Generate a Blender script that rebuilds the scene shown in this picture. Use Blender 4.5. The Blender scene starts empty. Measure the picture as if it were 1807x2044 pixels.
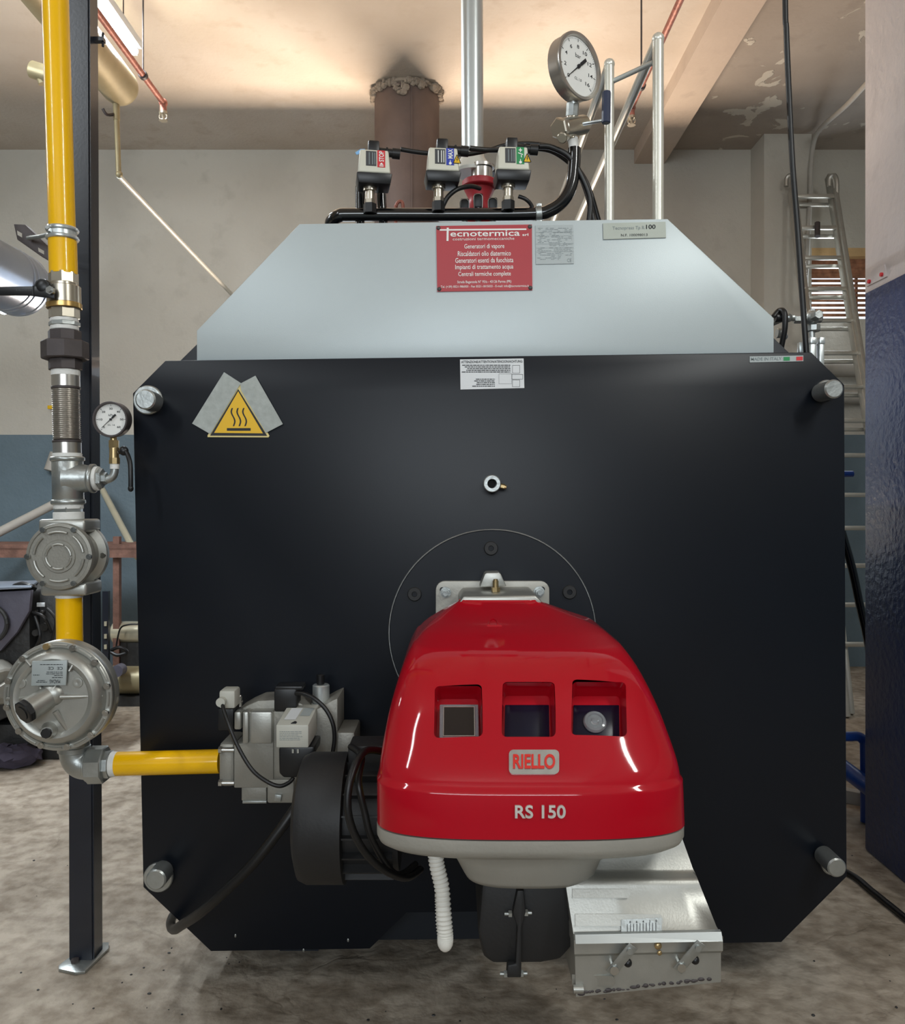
import bpy, bmesh, math, random
from mathutils import Vector, Matrix
from mathutils.bvhtree import BVHTree
R = math.radians
random.seed(7)
SC = bpy.context.scene
COL = SC.collection
# ------------------------------------------------------------------ camera
W, HH, F, CX, CY, CAMZ = 1807, 2044, 1700.0, 905.0, 1000.0, 1.4
cd = bpy.data.cameras.new('camera'); cam = bpy.data.objects.new('camera', cd); COL.objects.link(cam)
cam.location = (0, 0, CAMZ); cam.rotation_euler = (R(90), 0, 0)
cd.sensor_fit = 'HORIZONTAL'; cd.sensor_width = 36; cd.lens = 36 * F / W
cd.shift_x = -(CX - W / 2) / W; cd.shift_y = -(HH / 2 - CY) / W
cd.clip_start = 0.05
SC.camera = cam
# ------------------------------------------------------------------ world, lamps and added fills out of view, exposure
SC.view_settings.view_transform = 'Standard'; SC.view_settings.look = 'None'
SC.view_settings.gamma = 1; SC.view_settings.use_curve_mapping = False
SC.view_settings.exposure = 0.2
wd = bpy.data.worlds.new('sky'); SC.world = wd; wd.use_nodes = True
wd.node_tree.nodes['Background'].inputs[0].default_value = (0.80, 0.90, 1.0, 1)
wd.node_tree.nodes['Background'].inputs[1].default_value = 1.6

def area(name, loc, target, sx, sy, power, col, spread=180):
    l = bpy.data.lights.new(name, 'AREA'); l.shape = 'RECTANGLE'; l.size = sx; l.size_y = sy
    l.energy = power; l.color = col; l.spread = R(spread)
    o = bpy.data.objects.new(name, l); COL.objects.link(o); o.location = loc
    o.rotation_euler = (Vector(target) - Vector(loc)).to_track_quat('-Z', 'Y').to_euler()
    return o
area('front_daylight_fill', (-0.6, -4.8, 2.9), (0, 3, 2.3), 4.4, 1.5, 130, (0.88, 0.95, 1.0))  # added unseen fill at a high opening, raised so low reflections stay dark
area('right_tube_lamp', (2.3, -0.2, 3.95), (0.8, 2.6, 1.0), 0.12, 1.5, 54, (0.98, 1.0, 0.97))
area('left_tube_lamp', (-2.5, 0.2, 3.95), (-0.8, 2.6, 1.2), 0.12, 1.5, 22, (0.88, 0.95, 1.0))
area('sunlit_yard_bounce', (-0.35, 8.45, 0.3), (-0.3, 6.2, 4.0), 3.0, 0.5, 225, (1.0, 0.79, 0.61), 120)
area('left_wall_fill', (-3.3, 3.4, 3.5), (-1.9, 5.6, 1.9), 0.12, 1.4, 34, (0.92, 0.97, 1.0))  # extra unseen fill added to brighten the rear wall and silver vessel
area('rear_shutter_daylight', (3.45, 7.05, 3.2), (2.0, 4.0, 2.4), 0.8, 0.55, 12, (0.85, 0.93, 1.0))

# ------------------------------------------------------------------ helpers
def P(px, py, Y):
    return Vector(((px - CX) * Y / F, Y, CAMZ - (py - CY) * Y / F))
def L(px, Y): return px * Y / F
def G(px, py, z=0.0):
    Y = (CAMZ - z) * F / (py - CY); return P(px, py, Y)
def V(*a): return Vector(a)
def lin(c):
    c = c / 255.0
    return c / 12.92 if c <= 0.04045 else ((c + 0.055) / 1.055) ** 2.4
def rgb(c): return (lin(c[0]), lin(c[1]), lin(c[2]), 1)

def mat(name, c, rough=0.5, metal=0.0, var=0.06, vs=8.0, bump=0.0, bs=60.0, coat=0.0, spec=0.5, emit=0.0, trans=0.0, alpha=1.0):
    m = bpy.data.materials.new(name); m.use_nodes = True
    nt = m.node_tree; b = nt.nodes['Principled BSDF']
    b.inputs['Roughness'].default_value = rough; b.inputs['Metallic'].default_value = metal
    b.inputs['Specular IOR Level'].default_value = spec
    b.inputs['Coat Weight'].default_value = coat; b.inputs['Coat Roughness'].default_value = 0.06
    b.inputs['Transmission Weight'].default_value = trans
    col = rgb(c)
    tc = nt.nodes.new('ShaderNodeTexCoord')
    if var > 0:
        n = nt.nodes.new('ShaderNodeTexNoise'); n.inputs['Scale'].default_value = vs; n.inputs['Detail'].default_value = 5
        nt.links.new(tc.outputs['Object'], n.inputs['Vector'])
        r = nt.nodes.new('ShaderNodeValToRGB')
        r.color_ramp.elements[0].position = 0.3; r.color_ramp.elements[1].position = 0.7
        r.color_ramp.elements[0].color = tuple(x * (1 - var) for x in col[:3]) + (1,)
        r.color_ramp.elements[1].color = tuple(min(1, x * (1 + var)) for x in col[:3]) + (1,)
        nt.links.new(n.outputs['Fac'], r.inputs['Fac']); nt.links.new(r.outputs['Color'], b.inputs['Base Color'])
    else:
        b.inputs['Base Color'].default_value = col
    if bump > 0:
        n2 = nt.nodes.new('ShaderNodeTexNoise'); n2.inputs['Scale'].default_value = bs; n2.inputs['Detail'].default_value = 4
        nt.links.new(tc.outputs['Object'], n2.inputs['Vector'])
        bp = nt.nodes.new('ShaderNodeBump'); bp.inputs['Strength'].default_value = bump; bp.inputs['Distance'].default_value = 0.01
        nt.links.new(n2.outputs['Fac'], bp.inputs['Height']); nt.links.new(bp.outputs['Normal'], b.inputs['Normal'])
    if emit > 0:
        b.inputs['Emission Color'].default_value = col; b.inputs['Emission Strength'].default_value = emit
    return m

class MB:
    def __init__(s): s.bm = bmesh.new()
    def poly(s, pts):
        return s.bm.faces.new([s.bm.verts.new(p) for p in pts])
    def box(s, c, d, rot=None, bev=0.0, seg=2):
        g = bmesh.ops.create_cube(s.bm, size=1.0)['verts']
        m = Matrix.Translation(Vector(c)) @ (rot.to_4x4() if rot else Matrix()) @ Matrix.Diagonal((d[0], d[1], d[2], 1))
        bmesh.ops.transform(s.bm, matrix=m, verts=g)
        if bev > 0:
            es = list({e for v in g for e in v.link_edges})
            bmesh.ops.bevel(s.bm, geom=es, offset=bev, segments=seg, profile=0.5, affect='EDGES')
        return s
    def ring(s, o, x, y, r, seg, ph=0.0):
        return [s.bm.verts.new(o + x * (math.cos(ph + 2 * math.pi * i / seg) * r) + y * (math.sin(ph + 2 * math.pi * i / seg) * r)) for i in range(seg)]
    def bridge(s, a, b):
        n = len(a)
        for i in range(n):
            s.bm.faces.new((a[i], a[(i + 1) % n], b[(i + 1) % n], b[i]))
    def lathe(s, prof, o, d, seg=32, ph=0.0, cap0=True, cap1=True):
        o = Vector(o); d = Vector(d).normalized()
        x = d.orthogonal().normalized()
        if abs(d.z) < 0.9:
            x = Vector((0, 0, 1)) - d * d.z; x.normalize()
        y = d.cross(x)
        rings = [s.ring(o + d * h, x, y, max(r, 1e-5), seg, ph) for r, h in prof]
        for a, b in zip(rings, rings[1:]): s.bridge(a, b)
        if cap0: s.bm.faces.new(rings[0][::-1])
        if cap1: s.bm.faces.new(rings[-1])
        return s
    def cyl(s, a, b, r, r2=None, seg=20, ph=0.0):
        a = Vector(a); b = Vector(b); h = (b - a).length
        return s.lathe([(r, 0), (r if r2 is None else r2, h)], a, b - a, seg, ph)
    def cylb(s, a, b, r, bev=0.003, seg=24, ph=0.0):
        a = Vector(a); b = Vector(b); h = (b - a).length
        return s.lathe([(r - bev, 0), (r, bev), (r, h - bev), (r - bev, h)], a, b - a, seg, ph)
    def tube(s, pts, r, seg=10, sub=6, closed=False):
        pts = [Vector(p) for p in pts]
        if sub > 1 and len(pts) > 2:
            out = []; n = len(pts)
            for i in range(n - 1):
                p0 = pts[max(i - 1, 0)]; p1 = pts[i]; p2 = pts[i + 1]; p3 = pts[min(i + 2, n - 1)]
                for k in range(sub):
                    t = k / sub
                    out.append(0.5 * ((2 * p1) + (p2 - p0) * t + (2 * p0 - 5 * p1 + 4 * p2 - p3) * t * t + (3 * p1 - p0 - 3 * p2 + p3) * t ** 3))
            out.append(pts[-1]); pts = out
        rs = r if callable(r) else (lambda t: r)
        t0 = (pts[1] - pts[0]).normalized(); x = t0.orthogonal().normalized(); prev = None; first = None
        for i, p in enumerate(pts):
            t = (pts[min(i + 1, len(pts) - 1)] - pts[max(i - 1, 0)]).normalized()
            x = (x - t * x.dot(t)).normalized(); y = t.cross(x)
            rg = s.ring(p, x, y, rs(i / (len(pts) - 1)), seg)
            if prev: s.bridge(prev, rg)
            else: first = rg
            prev = rg
        s.bm.faces.new(first[::-1]); s.bm.faces.new(prev)
        return s
    def arc(s, o, x, y, R0, a0, a1, r, n=14, seg=6):
        o = Vector(o); x = Vector(x); y = Vector(y)
        return s.tube([o + x * (R0 * math.cos(a0 + (a1 - a0) * i / n)) + y * (R0 * math.sin(a0 + (a1 - a0) * i / n)) for i in range(n + 1)], r, seg, 1)
    def prism(s, pts, vec, bev=0.0):
        vec = Vector(vec); a = [s.bm.verts.new(p) for p in pts]; b = [s.bm.verts.new(Vector(p) + vec) for p in pts]
        fs = [s.bm.faces.new(a), s.bm.faces.new(b[::-1])]
        n = len(a)
        for i in range(n): fs.append(s.bm.faces.new((a[i], b[i], b[(i + 1) % n], a[(i + 1) % n])))
        bmesh.ops.recalc_face_normals(s.bm, faces=fs)
        if bev > 0:
            bmesh.ops.bevel(s.bm, geom=list({e for f in fs for e in f.edges}), offset=bev, segments=2, profile=0.5, affect='EDGES')
        return s
    def sph(s, c, r, sc=(1, 1, 1), u=20, v=12):
        g = bmesh.ops.create_uvsphere(s.bm, u_segments=u, v_segments=v, radius=r)['verts']
        bmesh.ops.transform(s.bm, matrix=Matrix.Translation(Vector(c)) @ Matrix.Diagonal((sc[0], sc[1], sc[2], 1)), verts=g)
        return s
    def xf(s, m):
        bmesh.ops.transform(s.bm, matrix=m, verts=s.bm.verts[:]); return s
    def text(s, txt, u0, v0, u1, v1, fn, bold=0.0, depth=None):
        cu = bpy.data.curves.new('glyphs', 'FONT'); cu.body = txt; cu.resolution_u = 5 if len(txt) < 8 else 2; cu.offset = bold
        o = bpy.data.objects.new('glyphs', cu); COL.objects.link(o)
        dg = bpy.context.evaluated_depsgraph_get(); dg.update()
        me = bpy.data.meshes.new_from_object(o.evaluated_get(dg))
        xs = [v.co.x for v in me.vertices]; ys = [v.co.y for v in me.vertices]
        a, b, c, d = min(xs), max(xs), min(ys), max(ys)
        vs = [s.bm.verts.new(fn(u0 + (v.co.x - a) / (b - a) * (u1 - u0), v0 + (v.co.y - c) / max(d - c, 1e-6) * (v1 - v0))) for v in me.vertices]
        for p in me.polygons:
            try: s.bm.faces.new([vs[i] for i in p.vertices])
            except ValueError: pass
        bpy.data.objects.remove(o); bpy.data.curves.remove(cu); bpy.data.meshes.remove(me)
        return s
    def ptext(s, txt, x0, y0, x1, y1, Y, bold=0.0, sl=0.0):     # box in photo pixels of a plane at depth Y: top-left, bottom-right
        return s.text(txt, x0, -y1, x1, -y0, lambda u, v: P(u, -v + (u - x0) * sl, Y), bold)

def origin(o):
    w = Vector((0, 0, 0))
    while o is not None: w += o.location; o = o.parent
    return w
def put(name, mb, m, parent=None, loc=None, sharp=38, label=None, recalc=True):
    bm = mb.bm
    if recalc: bmesh.ops.recalc_face_normals(bm, faces=bm.faces[:])
    off = origin(parent) if parent else Vector(loc) if loc is not None else Vector((0, 0, 0))
    bmesh.ops.translate(bm, vec=-off, verts=bm.verts[:])
    me = bpy.data.meshes.new(name); bm.to_mesh(me); bm.free()
    me.shade_smooth(); me.set_sharp_from_angle(angle=R(sharp))
    me.materials.append(m)
    o = bpy.data.objects.new(name, me); COL.objects.link(o)
    if parent: o.parent = parent
    elif loc is not None: o.location = loc
    if label: o['label'] = label
    return o
def tag(o, label, cat, group=None):
    o['label'] = label; o['category'] = cat
    if group: o['group'] = group
    return o
def thing(name, label, cat, loc, group=None):
    o = bpy.data.objects.new(name, None); o.empty_display_size = 0.05; COL.objects.link(o); o.location = loc
    return tag(o, label, cat, group)
def struct(o, label=None):
    o['kind'] = 'structure'
    if label: o['label'] = label
    return o

# ------------------------------------------------------------------ materials
def nodes(m): return m.node_tree.nodes, m.node_tree.links
def plaster_mat(name, base, dark, patch, patch_amt, pscale=2.3, dado_z=None, dado=None, crack=0.35, dado_rough=0.5):
    m = bpy.data.materials.new(name); m.use_nodes = True; N, K = nodes(m); b = N['Principled BSDF']
    b.inputs['Roughness'].default_value = 0.85; b.inputs['Specular IOR Level'].default_value = 0.25
    geo = N.new('ShaderNodeNewGeometry'); pos = geo.outputs['Position']
    def noise(sc, det=5, dist=0.0):
        n = N.new('ShaderNodeTexNoise'); n.inputs['Scale'].default_value = sc; n.inputs['Detail'].default_value = det; n.inputs['Distortion'].default_value = dist
        K.new(pos, n.inputs['Vector']); return n.outputs['Fac']
    def ramp(fac, p0, p1, c0=(0, 0, 0, 1), c1=(1, 1, 1, 1)):
        r = N.new('ShaderNodeValToRGB'); e = r.color_ramp.elements
        e[0].position = p0; e[1].position = p1; e[0].color = c0; e[1].color = c1
        K.new(fac, r.inputs['Fac']); return r.outputs['Color']
    def mix(f, a, c):
        x = N.new('ShaderNodeMix'); x.data_type = 'RGBA'
        if isinstance(f, float): x.inputs['Factor'].default_value = f
        else: K.new(f, x.inputs['Factor'])
        for s_, v_ in ((6, a), (7, c)):
            if isinstance(v_, tuple): x.inputs[s_].default_value = v_
            else: K.new(v_, x.inputs[s_])
        return x.outputs[2]
    c = mix(ramp(noise(1.1), 0.35, 0.68), rgb(base), rgb(dark))
    c = mix(ramp(noise(7, 6), 0.55, 0.75), c, rgb(dark))
    pm = ramp(noise(pscale, 7, 0.6), 0.62 - patch_amt, 0.635 - patch_amt)
    c = mix(pm, c, rgb(patch))
    h = pm
    if dado_z is not None:
        sp = N.new('ShaderNodeSeparateXYZ'); K.new(pos, sp.inputs[0])
        nm = N.new('ShaderNodeMath'); nm.operation = 'LESS_THAN'; K.new(sp.outputs['Z'], nm.inputs[0]); nm.inputs[1].default_value = dado_z
        dc = mix(ramp(noise(2.5), 0.35, 0.7), rgb(dado), tuple(x * 0.82 for x in rgb(dado)[:3]) + (1,))
        c = mix(nm.outputs[0], c, dc)
        rm = N.new('ShaderNodeMix'); K.new(nm.outputs[0], rm.inputs['Factor']); rm.inputs[2].default_value = 0.85; rm.inputs[3].default_value = dado_rough
        K.new(rm.outputs[0], b.inputs['Roughness'])
    K.new(c, b.inputs['Base Color'])
    b1 = N.new('ShaderNodeBump'); b1.inputs['Strength'].default_value = 0.5; b1.inputs['Distance'].default_value = 0.012
    K.new(h, b1.inputs['Height'])
    b2 = N.new('ShaderNodeBump'); b2.inputs['Strength'].default_value = crack; b2.inputs['Distance'].default_value = 0.01
    K.new(noise(38, 6), b2.inputs['Height']); K.new(b1.outputs['Normal'], b2.inputs['Normal'])
    K.new(b2.outputs['Normal'], b.inputs['Normal'])
    return m
M = {}
M['ceil'] = plaster_mat('ceiling_plaster', (208, 199, 188), (194, 182, 168), (182, 168, 152), -0.13)
M['ceil_right'] = plaster_mat('peeling_plaster', (176, 166, 156), (160, 150, 140), (206, 200, 188), -0.005, 3.6)
M['wall'] = plaster_mat('wall_paint', (196, 192, 182), (184, 180, 170), (170, 166, 156), -0.13, 2.3, 1.96, (108, 125, 135))
M['beam'] = plaster_mat('beam_plaster', (206, 190, 174), (190, 174, 160), (210, 198, 184), -0.13)
M['column'] = plaster_mat('column_paint', (206, 198, 196), (192, 184, 182), (180, 168, 166), -0.12, 2.3, 2.23, (60, 73, 114), 0.6, 0.32)
def floor_mat():
    m = bpy.data.materials.new('worn_concrete'); m.use_nodes = True; N, K = nodes(m); b = N['Principled BSDF']
    geo = N.new('ShaderNodeNewGeometry'); pos = geo.outputs['Position']
    def noise(sc, det=5, dist=0.0):
        n = N.new('ShaderNodeTexNoise'); n.inputs['Scale'].default_value = sc; n.inputs['Detail'].default_value = det; n.inputs['Distortion'].default_value = dist
        K.new(pos, n.inputs['Vector']); return n.outputs['Fac']
    def ramp(fac, stops):
        r = N.new('ShaderNodeValToRGB'); e = r.color_ramp.elements
        while len(e) < len(stops): e.new(0.5)
        for k, (p, c) in enumerate(stops): e[k].position = p; e[k].color = c
        K.new(fac, r.inputs['Fac']); return r.outputs['Color']
    def mix(f, a, c, mode='MIX'):
        x = N.new('ShaderNodeMix'); x.data_type = 'RGBA'; x.blend_type = mode
        if isinstance(f, float): x.inputs['Factor'].default_value = f
        else: K.new(f, x.inputs['Factor'])
        K.new(a, x.inputs[6]); K.new(c, x.inputs[7]); return x.outputs[2]
    c1 = ramp(noise(1.3, 6, 0.4), [(0.3, rgb((140, 128, 112))), (0.5, rgb((168, 155, 138))), (0.72, rgb((190, 178, 162)))])
    c2 = ramp(noise(17, 10), [(0.35, rgb((110, 98, 84))), (0.6, rgb((190, 180, 166)))])
    c = mix(0.45, c1, c2)
    st = ramp(noise(3.1, 9, 0.3), [(0.44, (0.45, 0.42, 0.38, 1)), (0.52, (1, 1, 1, 1))])
    c = mix(0.35, c, st, 'MULTIPLY')
    v = N.new('ShaderNodeTexVoronoi'); v.feature = 'DISTANCE_TO_EDGE'; v.inputs['Scale'].default_value = 1.1
    wv = N.new('ShaderNodeVectorMath'); wv.operation = 'MULTIPLY_ADD'
    nn = N.new('ShaderNodeTexNoise'); nn.inputs['Scale'].default_value = 2.0; nn.inputs['Detail'].default_value = 6; K.new(pos, nn.inputs['Vector'])
    K.new(nn.outputs['Color'], wv.inputs[0]); wv.inputs[1].default_value = (0.9, 0.9, 0); K.new(pos, wv.inputs[2])
    K.new(wv.outputs[0], v.inputs['Vector'])
    cr = ramp(v.outputs['Distance'], [(0.0, (0.35, 0.33, 0.3, 1)), (0.012, (1, 1, 1, 1))])
    c = mix(0.22, c, cr, 'MULTIPLY')
    K.new(c, b.inputs['Base Color'])
    b.inputs['Roughness'].default_value = 0.72; b.inputs['Specular IOR Level'].default_value = 0.35
    b1 = N.new('ShaderNodeBump'); b1.inputs['Strength'].default_value = 0.55; b1.inputs['Distance'].default_value = 0.03; K.new(noise(11, 10, 0.15), b1.inputs['Height'])
    b2 = N.new('ShaderNodeBump'); b2.inputs['Strength'].default_value = 0.25; b2.inputs['Distance'].default_value = 0.008; K.new(cr, b2.inputs['Height']); K.new(b1.outputs['Normal'], b2.inputs['Normal'])
    K.new(b2.outputs['Normal'], b.inputs['Normal'])
    return m
M['floor'] = floor_mat()
M['door'] = mat('black_door_paint', (14, 19, 27), 0.40, 0, 0.10, 3, 0.012, 200, spec=0.32)
M['casing'] = mat('dark_casing_paint', (34, 39, 46), 0.5, 0, 0.08, 3, 0.03, 150)
M['hood'] = mat('silver_grey_paint', (186, 196, 198), 0.42, 0.15, 0.03, 2.0, 0.05, 400)
M['red'] = mat('gloss_red_plastic', (176, 0, 25), 0.5, 0, 0.02, 5, 0.0, coat=0.85, spec=0.12)
M['yellow'] = mat('gloss_yellow_paint', (252, 194, 2), 0.3, 0, 0.03, 10, 0.04, 40, coat=0.6, spec=0.3)
M['post'] = mat('black_post_paint', (26, 31, 42), 0.3, 0, 0.12, 10, 0.03, 120, coat=0.3)
M['galv'] = mat('galvanised_steel', (176, 180, 178), 0.38, 0.85, 0.14, 14, 0.10, 70)
M['galv_pipe'] = mat('galvanised_pipe', (208, 214, 214), 0.32, 0.75, 0.05, 6)
M['rail'] = mat('pale_silver_rail', (222, 220, 208), 0.34, 0.5, 0.04, 8)
M['alu'] = mat('cast_aluminium', (178, 178, 172), 0.40, 0.75, 0.07, 20, 0.035, 220)
M['alu_dark'] = mat('grey_cast_aluminium', (150, 148, 140), 0.5, 0.45, 0.06, 14, 0.08, 160)
M['cast'] = mat('light_cast_housing', (176, 174, 166), 0.5, 0.35, 0.06, 9, 0.08, 120)
M['steel'] = mat('bright_steel', (200, 202, 200), 0.22, 1.0, 0.05, 12)
M['stainless'] = mat('stainless_steel', (200, 196, 190), 0.28, 0.9, 0.06, 12)
M['nickel'] = mat('nickel_brass', (196, 188, 172), 0.28, 0.95, 0.06, 12)
M['brass'] = mat('brass', (190, 166, 122), 0.32, 0.9, 0.08, 20)
M['gold'] = mat('yellow_brass_ring', (206, 172, 110), 0.3, 0.95, 0.08, 20)
M['iron'] = mat('dark_iron', (84, 78, 78), 0.55, 0.5, 0.10, 20, 0.05, 150)
M['tape'] = mat('thread_tape', (228, 228, 224), 0.6, 0, 0.04, 30, 0.2, 60)
M['blackplastic'] = mat('black_plastic', (22, 23, 25), 0.38, 0, 0.06, 10)
M['blackmatt'] = mat('black_matt_housing', (30, 30, 31), 0.55, 0, 0.08, 8, 0.05, 120)
M['greyplastic'] = mat('dark_grey_plastic', (64, 66, 68), 0.5, 0, 0.05, 10)
M['rubber'] = mat('black_cable_rubber', (18, 18, 19), 0.42, 0, 0.06, 20)
M['pipeblack'] = mat('black_gloss_pipe', (16, 17, 19), 0.2, 0, 0.05, 20, coat=0.7)
M['beige'] = mat('beige_plastic', (214, 212, 196), 0.4, 0, 0.03, 10)
M['greybox'] = mat('pale_grey_plastic', (186, 186, 176), 0.45, 0, 0.03, 10)
M['white'] = mat('white_print', (238, 238, 234), 0.5, 0, 0.0)
M['paper'] = mat('white_label', (222, 226, 228), 0.5, 0, 0.02, 8)
M['redplate'] = mat('red_plate', (176, 44, 52), 0.45, 0, 0.04, 6)
M['greyplate'] = mat('grey_metal_plate', (170, 178, 178), 0.45, 0.1, 0.03, 12)
M['greyplate2'] = mat('engraved_plate', (172, 178, 168), 0.42, 0.15, 0.03, 12)
M['ink'] = mat('dark_ink', (28, 30, 34), 0.6, 0, 0.0)
M['greyink'] = mat('grey_ink', (128, 138, 140), 0.6, 0, 0.0)
M['signyellow'] = mat('sign_yellow', (232, 184, 10), 0.5, 0, 0.02, 10)
M['signedge'] = mat('sign_outline', (226, 208, 140), 0.5, 0, 0.02, 10)
M['masking'] = mat('masking_tape', (170, 176, 172), 0.7, 0, 0.10, 60, 0.12, 160)
M['green'] = mat('green_print', (30, 140, 80), 0.5, 0, 0.0)
M['redprint'] = mat('red_print', (208, 44, 52), 0.5, 0, 0.0)
M['blueprint'] = mat('blue_print', (40, 62, 170), 0.5, 0, 0.0)
M['navy'] = mat('navy_panel', (8, 8, 34), 0.25, 0, 0.0)
M['darkglass'] = mat('dark_window', (26, 20, 20), 0.1, 0, 0.0, coat=0.8)
M['clear'] = mat('clear_plastic', (214, 220, 224), 0.08, 0, 0.0, trans=0.75)
M['chrome'] = mat('chrome', (214, 214, 210), 0.25, 0.85, 0.10, 40, 0.03, 50)
M['silverletter'] = mat('silver_lettering', (196, 190, 182), 0.4, 0.45, 0.10, 60)
M['badgered'] = mat('badge_red', (214, 38, 28), 0.4, 0, 0.0)
M['chimney'] = mat('rust_brown_paint', (100, 84, 78), 0.6, 0.1, 0.16, 5, 0.12, 50)
M['cement'] = mat('broken_cement', (150, 138, 124), 0.9, 0, 0.25, 18, 0.6, 40)
M['copper'] = mat('rusty_red_pipe', (172, 108, 92), 0.5, 0.2, 0.30, 40, 0.2, 60)
M['oldbrass'] = mat('old_brass_paint', (152, 141, 110), 0.42, 0.3, 0.10, 10, 0.04, 60)
M['palepipe'] = mat('pale_painted_pipe', (208, 208, 200), 0.35, 0.3, 0.04, 10)
M['tank'] = mat('tank_cladding', (170, 182, 200), 0.28, 0.8, 0.04, 8, 0.03, 60)
M['lamp'] = mat('fluorescent_tube', (226, 240, 255), 0.4, 0, 0.0, emit=9.0)
M['lampbody'] = mat('lamp_batten', (190, 196, 200), 0.5, 0, 0.03)
M['rust'] = mat('rusty_steel', (116, 84, 72), 0.75, 0.1, 0.28, 16, 0.3, 60)
M['rustslat'] = mat('rusty_shutter', (150, 104, 78), 0.7, 0.1, 0.35, 22, 0.2, 60)
M['lintel'] = mat('tan_lintel', (206, 172, 124), 0.8, 0, 0.12, 8, 0.2, 40)
M['alum'] = mat('ladder_aluminium', (188, 186, 178), 0.36, 0.75, 0.08, 12, 0.04, 60)
M['bluepaint'] = mat('blue_pipe_paint', (30, 70, 150), 0.3, 0, 0.06, 20, 0.08, 60)
M['purple'] = mat('grey_violet_sheet', (106, 104, 118), 0.5, 0.3, 0.12, 8, 0.1, 60)
M['engine'] = mat('oily_engine', (62, 62, 62), 0.5, 0.4, 0.25, 14, 0.3, 40)
M['cream'] = mat('cream_tank', (212, 206, 182), 0.25, 0.5, 0.06, 6)
M['cloth'] = mat('violet_cloth', (66, 61, 76), 0.9, 0, 0.2, 10, 0.3, 40)
M['conduit'] = mat('white_conduit', (236, 234, 226), 0.5, 0, 0.04, 30)
M['flexgrey'] = mat('grey_painted_conduit', (170, 166, 158), 0.6, 0, 0.05, 20)

# ------------------------------------------------------------------ the setting
CZ = 4.37; YB = 7.2
XL, XR, YF = -6.0, 5.2, -5.0
m = MB(); m.box(((XL + XR) / 2, (YF + YB) / 2, -0.05), (XR - XL + 0.4, YB - YF + 0.4, 0.1)); struct(put('floor', m, M['floor']), 'worn beige concrete floor with cracks and stains')
m = MB(); m.box(((XL + 1.6) / 2, (YF + YB) / 2, CZ + 0.1), (1.6 - XL + 0.2, YB - YF + 0.4, 0.2)); struct(put('ceiling', m, M['ceil']), 'warm stained plaster ceiling')
m = MB(); m.box(((XR + 1.7) / 2, (YF + YB) / 2, CZ + 0.1), (XR - 1.7 + 0.2, YB - YF + 0.4, 0.2)); struct(put('ceiling', m, M['ceil_right']), 'peeling grey plaster ceiling beyond the beam')
# rear wall with the shuttered opening
wx0, wx1, wz0, wz1 = 3.007, 3.92, 2.94, 3.47
m = MB(); Tw = 0.25
vx0, vx1, vz0, vz1 = -1.55, 1.1, 0.55, 2.63
for (x0, x1, z0, z1) in ((XL, vx0, 0, CZ), (vx0, vx1, 0, vz0), (vx0, vx1, vz1, CZ), (vx1, wx0, 0, CZ), (wx1, XR, 0, CZ), (wx0, wx1, 0, wz0), (wx0, wx1, wz1 + 0.07, CZ)):
    m.box(((x0 + x1) / 2, YB + Tw / 2, (z0 + z1) / 2), (x1 - x0, Tw, z1 - z0))
struct(put('wall_back', m, M['wall']), 'grey plaster wall over a blue painted lower band')
m = MB(); m.box((XL - 0.1, (YF + YB) / 2, CZ / 2), (0.2, YB - YF, CZ)); struct(put('wall_left', m, M['wall']))
m = MB(); m.box((XR + 0.1, (YF + YB) / 2, CZ / 2), (0.2, YB - YF, CZ)); struct(put('wall_right', m, M['wall']))
m = MB()
for (x0, x1, z0, z1) in ((XL, -2.9, 0, CZ), (1.7, XR, 0, CZ), (-2.9, 1.7, 3.7, CZ), (-2.9, 1.7, 0, 2.1)):
    m.box(((x0 + x1) / 2, YF - 0.1, (z0 + z1) / 2), (x1 - x0, 0.2, z1 - z0))
struct(put('wall_front', m, M['wall']))
m = MB(); m.box(((1.53 + 1.784) / 2, (YF + YB) / 2, (4.25 + CZ + 0.1) / 2), (0.254, YB - YF, CZ + 0.1 - 4.25)); struct(put('beam', m, M['beam']), 'plastered ceiling beam running to the back wall')
m = MB(); m.box(((2.516 + 2.9) / 2, 7.05, CZ / 2), (0.384, 0.32, CZ)); struct(put('pilaster', m, M['wall']), 'shallow plaster pilaster on the back wall')
m = MB(); m.box((1.95, 3.07, CZ / 2), (0.6, 0.70, CZ), bev=0.012); struct(put('column', m, M['column']), 'concrete column, grey above glossy dark blue paint')
m = MB(); m.cyl((2.95, 7.05, 2.50), (XR, 7.05, 2.50), 0.075, seg=16); struct(put('trim_1', m, M['flexgrey']), 'painted pipe along the back wall below the window')
m = MB(); m.cyl((2.95, 7.1, 2.27), (XR, 7.1, 2.27), 0.06, seg=16); struct(put('trim_2', m, M['flexgrey']))
# window hidden behind the boiler: sunlight from the yard comes up through it
m = MB()
for (x0, x1, z0, z1) in ((vx0, vx1, vz0, vz0 + .05), (vx0, vx1, vz1 - .05, vz1), (vx0, vx0 + .05, vz0, vz1), (vx1 - .05, vx1, vz0, vz1), (-.25, -.2, vz0, vz1)):
    m.box(((x0 + x1) / 2, YB + .18, (z0 + z1) / 2), (x1 - x0, .05, z1 - z0))
struct(put('window_2', m, M['lintel']))
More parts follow.
